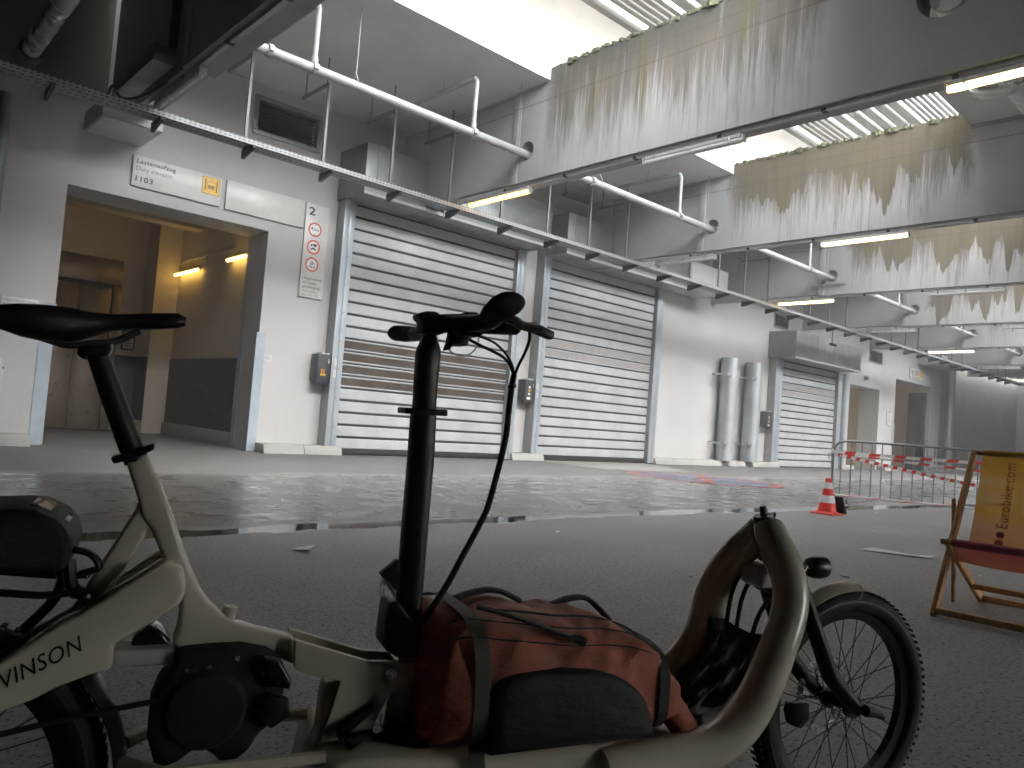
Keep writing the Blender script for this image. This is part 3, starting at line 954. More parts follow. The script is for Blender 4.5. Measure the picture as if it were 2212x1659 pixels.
# kerbs at the foot of the wall
def kerb(x0, x1, lab=None):
    base = ((x0 + x1) / 2, D - .15, 0)
    t = bpy.data.objects.new("kerb", None); COL.objects.link(t); t.location = base; t['_o'] = list(base); struct(t)
    n = max(1, round((x1 - x0) / .85)); w_ = (x1 - x0) / n
    for i in range(n):
        a, b = x0 + i * w_ + .004, x0 + (i + 1) * w_ - .004
        if i == 0: a += .0
        MB().prism([(D - .002, 0), (D - .002, .172), (D - .34, .165 + random.uniform(-.004, .004)), (D - .40, .0)], 'x', a, b).build("kerb_stone", 'kerb', t, bevel=.012)
for a, b in ((-6, 2.47), (6.06, 7.66), (12.14, 13.2), (17.66, 24.72), (29.6, 30.7), (33.75, 35.3), (39.8, 41.9)):
    kerb(a, b)

# corner guards of the lift doorway
for x0, x1, y0, y1, lab, nm in ((5.90, 6.075, D - .012, D - .003, "blue-grey steel corner guard on the right front edge of the lift doorway", 0),
                      (2.50, 2.69, D - .012, D - .003, "blue-grey steel corner guard on the left front edge of the lift doorway", 1)):
    t = thing("corner_guard", ((x0 + x1) / 2, D, 0), lab, "corner guard", "guards of the lift doorway")
    MB().box(x0 - (0 if nm else .0), x1, y0, y1, .015 if nm else .01, 2.18).build("front_plate", 'guard', t)
    sx = (5.938, 5.947) if nm == 0 else (2.673, 2.682)
    MB().box(sx[0], sx[1], D - .002, D + .12, .015, 2.18).build("side_plate", 'guard', t)
t = thing("corner_guard", (5.94, D + .8, 0), "steel guard on the inner edge of the lift doorway", "corner guard", "guards of the lift doorway")
MB().box(5.938, 5.947, D + .66, D + .85, .015, 2.18).build("side_plate", 'guard', t)
for x in (35.25, 39.25, 39.76):
    solo(MB().box(x, x + .22, D - .012, D - .003, .1, 2.06), "corner_guard", 'guard', {35.25: "grey steel plate left of the dim far passage opening", 39.25: "grey steel plate inside the right jamb of the far passage", 39.76: "grey steel plate on the wall right of the far passage"}[x], "corner guard", "guards of the far passage")

# ------------------------------------------------------------------ openings, grilles
for x0, x1, z0, z1, lab in ((5.47, 6.82, 5.75, 6.47, "dark louvred window high on the wall above the signs"),
                            (32.42, 33.78, 4.50, 5.05, "small dark opening high on the wall past the steel hood"),
                            (24.40, 25.45, 4.86, 5.40, "small dark opening just above the steel hood")):
    t = thing("wall_grille", ((x0 + x1) / 2, D, z0), lab, "grille")
    fr = .085 if x0 < 10 else .07
    for (a, b, c, d) in ((x0, x1, z1 - fr, z1), (x0, x1, z0, z0 + fr), (x0, x0 + fr, z0 + fr, z1 - fr), (x1 - fr, x1, z0 + fr, z1 - fr)):
        MB().box(a, b, D - .025, D + .16, c, d).build("frame_bar", 'galv_dark', t, bevel=.004)
    MB().box(x0 + fr, x1 - fr, D + .18, D + .2, z0 + fr, z1 - fr).build("backing", 'darkvoid', t)
    n = 9
    for i in range(n):
        z = z0 + fr + (i + .5) * (z1 - z0 - 2 * fr) / n
        MB().quad((x0 + fr, D + .08, z - .03), (x1 - fr, D + .08, z - .03), (x1 - fr, D + .13, z + .03), (x0 + fr, D + .13, z + .03)).build("blade", 'darkvoid', t)

# ------------------------------------------------------------------ signs
def board(name, x0, x1, z0, z1, lab, cat="sign", th=.05):
    t = thing(name, ((x0 + x1) / 2, D - .03, z0), lab, cat)
    MB().box(x0, x1, D - th, D - .003, z0, z1).build("panel", 'sign', t, bevel=.004)
    return t, D - th - .002
EX, EZ = (1, 0, 0), (0, 0, 1)
t, y = board("lift_sign", 3.55, 4.995, 4.265, 4.765, "white lift sign with yellow lift symbol over the wide doorway")
lettering("Lastenaufzug", (3.605, y, 4.622), EX, EZ, .612, .098, 'ink', t, .014)
lettering("Duty elevator", (3.602, y, 4.502), EX, EZ, .575, .098, 'ink_grey', t)
lettering("1103", (3.605, y, 4.345), EX, EZ, .268, .093, 'ink', t, .014)
MB().box(4.668, 4.968, y - .003, y + .001, 4.43, 4.726).build("yellow_frame", 'ink', t)
pl = MB().box(4.673, 4.963, y - .006, y - .0035, 4.435, 4.721).build("yellow_plate", 'yellow', t)
yy = y - .008
for a, b, c, d in ((4.712, 4.728, 4.48, 4.69), (4.908, 4.924, 4.48, 4.69), (4.745, 4.750, 4.52, 4.645), (4.886, 4.891, 4.52, 4.645), (4.750, 4.886, 4.52, 4.525), (4.750, 4.886, 4.640, 4.645)):
    MB().box(a, b, yy, yy + .0015, c, d).build("symbol_bar", 'ink', pl)
for i in range(3):
    MB().box(4.77, 4.866, yy, yy + .0015, 4.537 + i * .018, 4.547 + i * .018).build("symbol_load", 'ink', pl)
for i in range(2):
    MB().box(4.772 + i * .076, 4.786 + i * .076, yy - .001, yy + .0005, 4.532, 4.59).build("symbol_load", 'ink', pl)
MB().prism([(4.806, 4.668), (4.83, 4.668), (4.818, 4.682)], 'y', yy, yy + .0015).build("symbol_arrow", 'ink', pl)
MB().prism([(4.806, 4.497), (4.83, 4.497), (4.818, 4.483)], 'y', yy, yy + .0015).build("symbol_arrow", 'ink', pl)
board("blank_sign", 5.095, 6.595, 4.25, 4.765, "blank white sign board right of the lift sign")
t, y = board("traffic_board", 6.63, 7.12, 2.96, 4.755, "tall white board with three red-ringed prohibition signs beside the windowed door")
lettering("2", (6.685, y, 4.535), EX, EZ, .135, .155, 'ink', t, .02)
for zc, kind in ((4.27, 0), (3.933, 1), (3.598, 2)):
    xc = 6.84
    rg = MB().lathe([(.108, 0), (.139, 0)], (xc, y, zc), 'y', 40).build("red_ring", 'red', t)
    MB().lathe([(.0001, 0), (.108, 0)], (xc, y, zc), 'y', 40).build("white_disc", 'white', t)
    y2 = y - .002
    def sy(poly, mt='ink'):
        MB().quad(*[(xc + a, y2, zc + b) for a, b in poly]).build("symbol", mt, rg)
    def ln(a, b, w_=.006):
        d_ = Vector((b[0] - a[0], b[1] - a[1])).normalized(); n_ = (-d_.y * w_ / 2, d_.x * w_ / 2)
        sy([(a[0] - n_[0], a[1] - n_[1]), (b[0] - n_[0], b[1] - n_[1]), (b[0] + n_[0], b[1] + n_[1]), (a[0] + n_[0], a[1] + n_[1])])
    def disc(a, b, r_):
        sy([(a + r_ * math.cos(i * .785), b + r_ * math.sin(i * .785)) for i in range(8)])
    if kind == 0:
        lettering("4", (xc - .088, y2, zc - .018), EX, EZ, .045, .068, 'ink', t, .01)
        sy([(-.037, -.032), (-.030, -.032), (-.026, -.016), (-.035, -.016)])
        lettering("20m", (xc - .022, y2, zc - .02), EX, EZ, .105, .05, 'ink', t, .008)
        sy([(-.014, .1), (.014, .1), (0, .075)]); sy([(-.014, -.1), (.014, -.1), (0, -.075)])
    elif kind == 1:
        sy([(-.02, .025), (.068, .025), (.068, .062), (-.02, .062)]); sy([(-.066, .02), (-.028, .02), (-.028, .052), (-.05, .052), (-.066, .036)])
        disc(-.045, .018, .011); disc(.045, .018, .011); disc(.02, .018, .011)
        ln((-.095, -.002), (.095, -.002), .003)
        sy([(-.066, -.045), (.062, -.045), (.06, -.03), (.036, -.026), (.02, -.012), (-.022, -.012), (-.04, -.026), (-.066, -.032)])
        disc(-.04, -.047, .012); disc(.036, -.047, .012)
    else:
        for a, b in (((-.03, -.045), (-.018, .06)), ((-.018, .06), (.024, .06)), ((.024, .06), (.036, .005)), ((.036, .005), (.062, -.005)), ((.062, -.005), (.062, -.045)), ((.062, -.045), (-.03, -.045)), ((-.034, -.05), (-.04, .055)), ((-.085, -.05), (-.034, -.05))):
            ln(a, b)
        sy([(-.02, .0), (.02, .0), (.02, .034), (.0, .04), (-.01, .02)])
        disc(-.015, -.05, .015); disc(.045, -.05, .015)
lettering("Ausgenommen", (6.69, y, 3.285), EX, EZ, .385, .066, 'ink', t, .006)
lettering("mit Sonder-", (6.69, y, 3.215), EX, EZ, .30, .052, 'ink', t, .006)
lettering("genehmigung.", (6.69, y, 3.125), EX, EZ, .365, .066, 'ink', t, .006)
lettering("With special", (6.69, y, 3.045), EX, EZ, .30, .062, 'ink_grey', t)
lettering("approval only", (6.69, y, 2.975), EX, EZ, .33, .062, 'ink_grey', t)
t, y = board("paper_notice", 1.94, 2.45, 1.80, 2.19, "white notice with small print left of the lift doorway", "notice", .02)
MB().box(1.94, 1.975, D - .03, D - .021, 1.80, 2.19).build("edge_strip", 'guard', t)
for i, s_ in enumerate(("Aufzug zur Zeit nicht in Betrieb!", "Auskunft zum Aufzugsbetrieb:", "- 40 50")):
    lettering(s_, (1.995, y, 2.115 - i * .062), EX, EZ, (.42, .38, .12)[i], .045, 'ink_grey', t, .01)
t, y = board("door_plate", 6.075, 6.24, 1.625, 1.785, "small white plate beside the right corner guard", "plate", .012)
for i in range(2):
    MB().box(6.095, 6.15 + .05 * i, y - .001, y, 1.745 - i * .03, 1.752 - i * .03).build("text_line", 'ink_grey', t)
t, y = board("direction_sign", 36.87, 38.4, 4.24, 4.73, "small white direction sign with arrow over the far passage")
MB().prism([(37.02, 4.56), (37.22, 4.66), (37.16, 4.56), (37.22, 4.46)], 'y', y - .002, y - .0005).build("arrow", 'ink', t)
MB().box(37.12, 37.2, y - .002, y - .0005, 4.36, 4.5).build("arrow_stem", 'ink', t)
for i in range(3):
    MB().box(37.36, 37.9 + .1 * (i % 2), y - .002, y - .0005, 4.6 - i * .09, 4.64 - i * .09).build("text_line", 'ink_grey', t)
MB().box(37.1, 37.9, y - .002, y - .0005, 4.29, 4.31).build("text_line", 'ink_grey', t)
MB().box(38.08, 38.37, y - .002, y - .0005, 4.38, 4.66).build("yellow_field", 'yellow', t)
t, y = board("paper_notice", 34.55, 35.1, 1.95, 2.5, "small framed notice on the white wall between the two passages", "notice", .02)
MB().box(34.53, 35.12, D - .018, D - .0025, 1.93, 2.52).build("frame", 'dkgrey', t)
for i in range(6):
    MB().box(34.62, 34.9 + .07 * (i % 3), y - .001, y, 2.42 - i * .06, 2.435 - i * .06).build("text_line", 'ink_grey', t)

t = thing("meter_box", (1.85, D - .1, .6), "grey rounded cabinet at the left end of the white wall", "cabinet")
MB().box(1.3, 2.05, D - .25, D - .003, .35, 1.28).build("case", 'lampbody', t, bevel=.06, seg=4)
MB().box(2.05, 2.085, D - .12, D - .08, 1.11, 1.14).build("lock", 'chrome', t)

# ------------------------------------------------------------------ lamps
def lamp(x, y0, y1, lit, lab, z=4.90, group="batten lamps under the beams"):
    t = thing("batten_lamp", (x, (y0 + y1) / 2, z), lab, "lamp", group)
    MB().box(x - .045, x + .045, y0 + .03, y1 - .03, z + .015, z + .07).build("housing", 'lampbody', t, bevel=.008)
    path = [(x, y0, z - .012), (x, y0 + .06, z - .012), (x, y1 - .06, z - .012), (x, y1, z - .012)]
    MB().tube(path, [.03, .042, .042, .03], 14).build("tube_cover" if lit else "diffuser", lit or 'lampoff', t, smooth=True, angle=50)
    for q in (.12, .5, .88):
        yy_ = y0 + (y1 - y0) * q
        MB().box(x - .05, x + .05, yy_ - .012, yy_ + .012, z - .004, z + .06).build("clip", 'chrome' if not lit else 'lampbody', t)
    MB().box(x - .05, x + .05, y0 - .012, y0 + .012, z - .045, z + .05).build("end_cap", 'lampbody', t, bevel=.008)
    MB().box(x - .05, x + .05, y1 - .012, y1 + .012, z - .045, z + .05).build("end_cap", 'lampbody', t, bevel=.008)
    return t
L1 = {0: (None, None), 1: ('warm', None), 2: (None, 'warm2'), 3: ('warm2', None), 4: (None, None), 5: ('cool', None), 6: (None, None), 7: ('cool', None)}
nth = ["dark left-hand", "streaked mossy", "second, wet-stained", "third, ochre-stained", "fourth, yellow-stained", "fifth", "sixth", "last"]
for k, x in enumerate(BX):
    for (y0, y1), st, where in (((9.5, 11.14), L1[k][0], "near the cable tray"), ((5.42, 7.06), L1[k][1], "under the roof opening")):
        if k in (0, 7) and where != "near the cable tray":
            continue
        lamp(x + .1, y0, y1, st, "%s batten lamp under the %s beam %s" % ("lit" if st else "unlit", nth[k], where))
    t = thing("cable_trunking", (x + .1, 6, 4.98), "narrow steel trunking fixed under the %s beam" % nth[k], "trunking", "trunking under the beams")
    MB().box(x + .07, x + .13, -2, 11.5, 4.985, ZB - .002).build("channel", 'lampbody' if k else 'galv', t)
    for q in range(9):
        MB().box(x + .06, x + .14, -1.5 + q * 1.45, -1.44 + q * 1.45, 4.975, 5.02).build("clip", 'blackmetal', t)
lamp(8.8, 1.45, 2.97, 'warm2', "bright lit batten lamp at the shaded end of the streaked mossy beam")
def wall_lamp(a, b, mt, lab, ax):
    t = thing("batten_lamp", ((a[0] + b[0]) / 2, (a[1] + b[1]) / 2, a[2]), lab, "lamp")
    MB().tube([a, b], .035, 12).build("tube_cover", mt, t, smooth=True)
    o_ = (.05, 0, .05) if ax == 'y' else (0, .05, .05)
    MB().tube([Vector(a) + Vector(o_), Vector(b) + Vector(o_)], .03, 8).build("housing", 'lampbody', t, smooth=True)
    return t
wall_lamp((5.93, 16.75, 3.64), (5.93, 18.1, 3.64), 'yellowlamp', "yellow glowing lamp deeper inside the lift lobby", 'y')
wall_lamp((5.93, 14.3, 3.68), (5.93, 15.15, 3.68), 'yellowlamp', "yellow glowing lamp just inside the lift doorway", 'y')
wall_lamp((30.9, 14.9, 3.35), (31.5, 14.9, 3.35), 'warm', "short warm lamp in the beige passage", 'x')
wall_lamp((36.5, 16.0, 4.05), (39.0, 16.0, 4.05), 'warm2', "warm lamp glowing in the dim far passage", 'x')

# ------------------------------------------------------------------ drain pipe
PY, PZ = 9.6, 5.52
t = thing("drain_pipe", (20, PY, PZ), "long pale grey drain pipe passing through every roof beam", "pipe")
MB().cyl((3.3, PY, PZ), (46, PY, PZ), .068, 20).build("main_run", 'pipe', t, smooth=True)
for x in (4.69, 7.53, 13.24, 19.15, 25.2, 31.1, 37.2):
    br = MB().tube(smooth_path([(x, PY, PZ + .05), (x, PY, 6.2), (x, PY, 6.36), (x, PY + .06, 6.43), (x, PY + .2, 6.44), (x, PY + 1.72, 6.45)], 4), .038, 12).build("branch", 'pipe', t, smooth=True)
    MB().cyl((x, PY, PZ + .07), (x, PY, PZ + .16), .05, 14).build("socket", 'pipe', br, smooth=True)
    MB().cyl((x, PY + .9, 6.45), (x, PY + .9, ZC), .008, 6).build("hanger", 'galv', br)
    for xx in (x - .03,):
        c_ = MB().cyl((xx, PY, PZ), (xx + .05, PY, PZ), .088, 20).build("collar", 'pipe', t, smooth=True)
        MB().box(xx - .01, xx + .06, PY - .11, PY - .08, PZ - .03, PZ + .04).build("bolt", 'galv', c_, bevel=.006)
for x in (4.04, 10.43, 16.4, 22.4, 28.4, 34.4):
    c_ = MB().cyl((x - .03, PY, PZ), (x + .03, PY, PZ), .089, 20).build("collar", 'pipe', t, smooth=True)
    MB().box(x - .03, x + .03, PY - .115, PY - .08, PZ - .03, PZ + .04).build("bolt", 'galv', c_, bevel=.006)
for x in (5.34, 8.5, 10.67, 14.28, 16.7, 20.2, 22.7, 26.25, 28.7, 32.2, 38.4):
    h_ = MB().cyl((x, PY, PZ + .16), (x, PY, ZC), .007, 6).build("hanger_rod", 'steel_side', t)
    MB().tube([(x, PY - .085, PZ), (x, PY - .05, PZ + .09), (x, PY, PZ + .17), (x, PY + .05, PZ + .09), (x, PY + .085, PZ)], .008, 6).build("hanger_clip", 'pipe', h_, smooth=True)
solo(MB().box(20.30, 20.36, 9.15, 10.1, 5.30, 5.34), "support_rail", 'galv', "short steel rail under the pipe at the ochre-stained beam", "rail")

# ------------------------------------------------------------------ cable tray
t = thing("cable_tray", (18, 11.17, 4.72), "long perforated steel cable tray hung across the loading bay", "cable tray")
TY0, TY1, TZ = 11.02, 11.34, 4.72
MB().box(-4, 46, TY0 + .004, TY1 - .004, TZ, TZ + .004).build("tray_floor", 'tray_bottom', t)
MB().box(-4, 46, TY0, TY0 + .003, TZ, TZ + .075).build("side_flange", 'tray', t)
MB().box(-4, 46, TY1 - .003, TY1, TZ, TZ + .075).build("side_flange", 'tray', t)
MB().tube([(-4, 11.2, TZ + .03), (46, 11.2, TZ + .03)], .02, 6).build("cable", 'black', t)
arm = MB().prism([(11.0, TZ - .002), (11.42, TZ - .002), (11.42, TZ - .13), (11.36, TZ - .13), (11.0, TZ - .045)], 'x', -.022, .022).mesh("bracket_arm", 'blackmetal', (0, 11.17, TZ))
post = MB().box(-.021, .021, 11.355, 11.395, TZ - .06, 6.2).box(-.021, .021, 11.35, 12.3, 6.2, 6.24).mesh("hanger", 'strut', (0, 11.17, TZ))
rod = MB().cyl((0, 11.45, 6.24), (0, 11.45, ZC), .012, 6).cyl((0, 12.2, 6.24), (0, 12.2, ZC), .012, 6).mesh("ceiling_rod", 'strut', (0, 11.17, TZ))
for k in range(-2, 33):
    x = 4.545 + 1.31 * (k - 1)
    if x < -3.5 or x > 45: continue
    link("bracket_arm", arm, t, (x - 18, 0, 0))
    if x > 3.6 and not any(b - .05 < x < b + .5 for b in BX):
        h_ = link("hanger", post, t, (x - 18, 0, 0))
        link("ceiling_rod", rod, h_)

# ------------------------------------------------------------------ ducts and pipes
for xc in (21.28, 22.74):
    t = thing("spiral_duct", (xc, 13.08, 0), "upright grey spiral duct of the twin pair, %s" % ("nearer the door with perforated slats" if xc < 22 else "nearer the shorter roller door"), "duct", "twin spiral ducts")
    MB().lathe([(.0001, 3.4), (.272, 3.4), (.275, 3.38), (.275, .17), (.0001, .17)], (xc, 13.08, 0), 'z', 36).build("shell", 'spiral', t, smooth=True)
    hp = [(xc + .279 * math.cos(a * .2), 13.08 + .279 * math.sin(a * .2), .2 + a * .2 / 6.283 * 1.05) for a in range(95) if .2 + a * .2 / 6.283 * 1.05 < 3.36]
    MB().tube(hp, .008, 5).build("spiral_seam", 'spiral', t)
    for z in (.72, 2.86):
        MB().box(xc - .5, xc - .2, 12.86, 12.90, z - .05, z + .05).build("bracket", 'galv', t, bevel=.006)
        MB().box(xc - .5, xc - .44, 12.86, D - .002, z - .03, z + .03).build("bracket_arm", 'galv', t)
def upright(x, y, r, z1, lab, name="downpipe", mt='spiral'):
    t_ = thing(name, (x, y, 0), lab, "pipe")
    MB().cyl((x, y, 0.01), (x, y, z1), r, 20).build("shaft", mt, t_, smooth=True)
    for z in (1.3, 3.0):
        if z < z1:
            MB().cyl((x, y, z), (x, y, z + .05), r * 1.06, 20).build("joint_ring", 'galv', t_, smooth=True)
    return t_
upright(29.85, 13.2, .13, 3.74, "blue-grey downpipe on the right side of the shorter roller door", mt='track')
upright(41.55, 13.1, .19, 5.6, "tall grey downpipe at the far end of the white wall", mt='spiral')
upright(1.72, 13.2, .1, 5.1, "dark downpipe left of the lift doorway", mt='galv_dark')
upright(52.5, 12.0, .22, 6.6, "thick dim pipe in front of the far end wall", mt='galv_dark')
t = thing("insulated_pipe", (1.8, 4, 5.45), "foil-wrapped insulated pipe high in the dark left bay", "pipe")
MB().cyl((1.83, -12, 5.48), (1.83, 12.2, 5.48), .115, 18).build("wrap", 'foil', t, smooth=True)
for y in (1, 4, 7, 9.2, 10.4, 11.6):
    MB().cyl((1.83, y, 5.48), (1.83, y + .05, 5.48), .122, 18).build("band", 'lampbody', t, smooth=True)
MB().cyl((1.83, 12.2, 5.48), (1.83, 12.5, 5.48), .15, 18).build("collar", 'blackmetal', t, smooth=True)
t = thing("insulated_pipe", (2.2, 9, 6.4), "thin grey pipe crossing high in the dark left bay", "pipe")
MB().tube([(-6, 9.0, 6.35), (3.0, 9.0, 6.35)], .055, 12).build("tube", 'pipe', t, smooth=True)
MB().box(2.85, 2.95, 8.95, 9.05, 6.4, 7.9).build("hanger", 'blackmetal', t)
t = thing("wall_duct", (2.94, 11.2, 5.1), "short grey box duct beside the dark left-hand beam", "duct")
MB().box(2.80, 3.06, 10.15, 11.9, 5.10, 5.32).build("body", 'galv_dark', t, bevel=.008)
MB().box(2.98, 3.06, 10.1, 10.2, 5.32, 7.9).build("hanger", 'blackmetal', t)
MB().tube(smooth_path([(2.75, 11.95, 5.05), (2.78, 11.85, 5.22), (2.85, 11.6, 5.0), (3.0, 11.2, 4.97), (3.12, 10.6, 5.05)], 5), .018, 8).build("hose", 'black', t, smooth=True)
t = thing("white_duct_box", (3.22, 12.87, 4.92), "white boxed-in duct over the lift sign", "duct box")
MB().box(2.80, 3.65, 12.33, D - .003, 4.93, 5.22).build("casing", 'plaster', t, bevel=.006)
MB().box(2.83, 3.62, 12.36, D - .03, 4.918, 4.928).build("soffit_panel", 'sign', t)
t = thing("white_duct_box", (39.5, 12.9, 5.0), "white boxed-in duct over the far direction sign", "duct box")
MB().box(37.75, 41.2, 12.4, D - .003, 5.0, 5.42).build("casing", 'plaster', t, bevel=.01)
solo(MB().box(17.75, 19.6, 12.3, D - .003, 5.05, 5.75), "white_duct_box", 'plaster', "white boxed-in duct high between the second door and the ochre-stained beam", "duct box", bevel=.01)
# insulated duct under the near ceiling, beyond the mossy beam
t = thing("foil_duct", (11.5, 3.2, 5.8), "silver foil-wrapped duct with elbows under the shaded ceiling", "duct")
MB().tube(smooth_path([(11.5, 3.55, 6.7), (11.5, 3.52, 6.1), (11.45, 3.42, 5.93), (11.4, 3.2, 5.86), (11.35, 3.02, 5.86), (11.2, 2.92, 5.98), (11.0, 2.85, 6.2), (10.8, 2.8, 6.7)], 5), .085, 16).build("duct_run", 'foil', t, smooth=True)
MB().tube(smooth_path([(11.9, 2.75, 5.98), (11.7, 2.78, 5.7), (11.9, 2.7, 5.3), (12.2, 2.5, 5.2)], 5), .06, 14).build("elbow", 'foil', t, smooth=True)
t = thing("foil_duct", (9.2, 3.0, 5.9), "grey round duct passing through the big hole in the mossy beam", "duct")
MB().cyl((8.86, 3.02, 6.02), (13.5, 3.02, 6.02), .2, 22).build("duct_run", 'foil', t, smooth=True)
t = thing("security_camera", (25.8, 11.9, 4.35), "small camera on a drop pole in front of the steel hood", "camera")
MB().cyl((25.7, 11.9, 4.42), (25.7, 11.9, 4.95), .018, 8).build("pole", 'blackmetal', t, smooth=True)
MB().tube([(25.62, 11.75, 4.33), (25.7, 11.9, 4.37), (25.76, 12.0, 4.40)], [.045, .05, .04], 10).build("housing", 'blackmetal', t, smooth=True)
MB().cyl((25.6, 11.71, 4.32), (25.62, 11.75, 4.33), .035, 10).build("lens", 'black', t, smooth=True)
t = thing("warning_horn", (32.0, 13.3, 3.75), "small brown horn on the wall above the beige passage", "horn")
MB().lathe([(.0001, 0), (.06, 0), (.1, -.1), (.0001, -.07)], (32.1, D - .05, 3.78), 'y', 14).build("bell", 'bronze', t, smooth=True)
MB().box(32.02, 32.18, D - .05, D - .003, 3.68, 3.88).build("base", 'lampbody', t)
# ------------------------------------------------------------------ road marking
rm = thing("road_marking", (13.9, 9.0, .004), "worn red and blue no-stopping disc painted on the asphalt", "marking")
def ell(cx, cy, a, b, rot, n=48, z=.004):
    return [(cx + a * math.cos(i * 2 * math.pi / n) * math.cos(rot) - b * math.sin(i * 2 * math.pi / n) * math.sin(rot),
             cy + a * math.cos(i * 2 * math.pi / n) * math.sin(rot) + b * math.sin(i * 2 * math.pi / n) * math.cos(rot), z) for i in range(n)]
MB().quad(*ell(14.0, 9.05, 1.55, 1.25, R(-60), z=.004)).build("blue_field", 'markblue', rm)
o1, i1 = ell(14.0, 9.05, 1.62, 1.32, R(-60), z=.008), ell(14.0, 9.05, 1.38, 1.08, R(-60), z=.008)
mb = MB()
for i in range(48):
    j = (i + 1) % 48
    mb.quad(o1[i], o1[j], i1[j], i1[i])
mb.build("red_ring", 'markred', rm)
for (a, b) in (((13.25, 9.95), (14.75, 8.15)), ((13.2, 8.4), (14.8, 9.7))):
    d_ = Vector((b[0] - a[0], b[1] - a[1])).normalized() * .11
    MB().quad((a[0] - d_.y, a[1] + d_.x, .012), (b[0] - d_.y, b[1] + d_.x, .012), (b[0] + d_.y, b[1] - d_.x, .012), (a[0] + d_.y, a[1] - d_.x, .012)).build("red_bar", 'markred', rm)

# ------------------------------------------------------------------ traffic cone
cx, cy = 10.27, 4.69
t = thing("traffic_cone", (cx, cy, 0), "red and white striped traffic cone at the end of the steel barrier", "cone")
H = .485
def cr_(z): return .125 - (.125 - .035) * (z - .03) / (H - .03)
zs = [.03, .155, .255, .345, .43, H]
for i in range(5):
    a, b = zs[i], zs[i + 1]
    red = i % 2 == 0
    rr = .0015 if not red else 0
    pr_ = [(cr_(a) + rr, a), (cr_(b) + rr, b)]
    if i == 4: pr_ += [(cr_(b) - .008, b + .004), (.0001, b + .004)]
    MB().lathe(pr_, (cx, cy, 0), 'z', 32).build("red_band" if red else "white_band", 'cone_red' if red else 'cone_white', t, smooth=True)
MB().box(cx - .165, cx + .165, cy - .165, cy + .165, .002, .022).build("base", 'cone_red', t, bevel=.02, seg=3)
MB().lathe([(.155, .02), (.14, .036), (.12, .04)], (cx, cy, 0), 'z', 32).build("foot_ring", 'cone_red', t, smooth=True)
t = thing("barrier_foot_block", (10.75, 4.72, 0), "dark rubber wedge leaning behind the traffic cone", "wedge")
MB().prism([(10.60, .0), (10.70, .0), (10.55, .24), (10.53, .23)], 'y', 4.60, 4.72).build("body", 'rubber', t, bevel=.01)

# ------------------------------------------------------------------ crowd barriers
def barrier(ax, ay, ang, length, lab, bars=16):
    t = thing("crowd_barrier", (ax, ay, 0), lab, "barrier", "steel crowd barriers", ang, True)
    zb, zt = .125, 1.02
    path = [(0, 0, .0), (0, 0, .5), (0, 0, zt - .22), (.02, 0, zt - .1), (.08, 0, zt - .03), (.2, 0, zt), (length / 2, 0, zt + .005), (length - .2, 0, zt), (length - .08, 0, zt - .03), (length - .02, 0, zt - .1), (length, 0, zt - .22), (length, 0, 0)]
    MB().tube(path, .019, 12).build("outer_tube", 'barrier', t, smooth=True)
    MB().tube([(0, 0, zb), (length, 0, zb)], .017, 10).build("bottom_rail", 'barrier', t, smooth=True)
    bm_ = MB().cyl((0, 0, zb), (0, 0, zt + .0), .0105, 8).mesh("bar", 'barrier', smooth=True)
    for i in range(bars):
        link("bar", bm_, t, (.12 + i * (length - .24) / (bars - 1), 0, 0))
    for q in (.25, length - .25):
        MB().tube([(q, -.3, .012), (q, -.2, .03), (q, 0, .09), (q, .2, .03), (q, .3, .012)], .014, 8).build("foot", 'barrier', t, smooth=True)
    MB().tube([(-.02, 0, .80), (-.07, 0, .80), (-.07, 0, .72), (-.055, 0, .70)], .008, 6).build("hook", 'barrier', t, smooth=True)
    MB().tube([(.1, .0, .83), (.13, 0, .86), (.16, 0, .86)], .008, 6).build("hook_eye", 'barrier', t, smooth=True)
    return t
BA = math.atan2(-.882, .471)
b1 = barrier(12.45, 5.63, BA, 2.5, "steel crowd barrier wound with red and white tape beside the cone")
rt = MB().tube([(.1, 0, .125), (1.3, 0, .125), (2.42, 0, .125)], .0185, 10)
g = MB()
for i in range(40):
    pass
def ribbon(p0, p1, h, sag, n=24, tw=0.0, y=-.03, wob=.0):
    rows = [[], []]
    for i in range(n + 1):
        s_ = i / n
        x = p0[0] + (p1[0] - p0[0]) * s_
        z = p0[1] + (p1[1] - p0[1]) * s_ - sag * 4 * s_ * (1 - s_)
        a = tw * math.sin(s_ * 9)
        yo = y + wob * math.sin(s_ * 17)
        rows[0].append((x, yo + math.sin(a) * h / 2, z + math.cos(a) * h / 2))
        rows[1].append((x, yo - math.sin(a) * h / 2, z - math.cos(a) * h / 2))
    return MB().grid(rows, uv=True)
for p0, p1, h, sag, mt, lab in (((-.03, .83), (2.55, .84), .048, .01, 'tape', "red and white tape stretched along the top of the barrier"),
                                ((-.03, .82), (2.5, .70), .036, .015, 'tape', "second red and white tape just below the top one on the barrier"),
                                ((.0, .80), (3.0, .36), .055, .02, 'tape2', "close-striped red and white tape slanting down across the barrier")):
    o = ribbon(p0, p1, h, sag, tw=.25, y=-.03 - .008 * sag * 100, wob=.006).mesh("warning_tape", mt)
    ob = link("warning_tape", o, None, (12.45, 5.63, 0)); ob.rotation_euler = (0, 0, BA)
    tag(ob, lab, "tape", "warning tapes on the barrier")
MB().tube([(-.03, -.03, .86), (.05, .03, .85), (.11, -.02, .82), (.1, -.04, .76)], .012, 6).build("tape_knot", 'white', b1)
mb = MB(); mb.tube([(.05, 0, .125), (.7, 0, .125), (1.5, 0, .125), (2.45, 0, .125)], .0195, 12)
mb.uv = [(k / 3, j / 12) for k in range(4) for j in range(12)]
mb.build("tape_on_rail", 'railtape', b1)
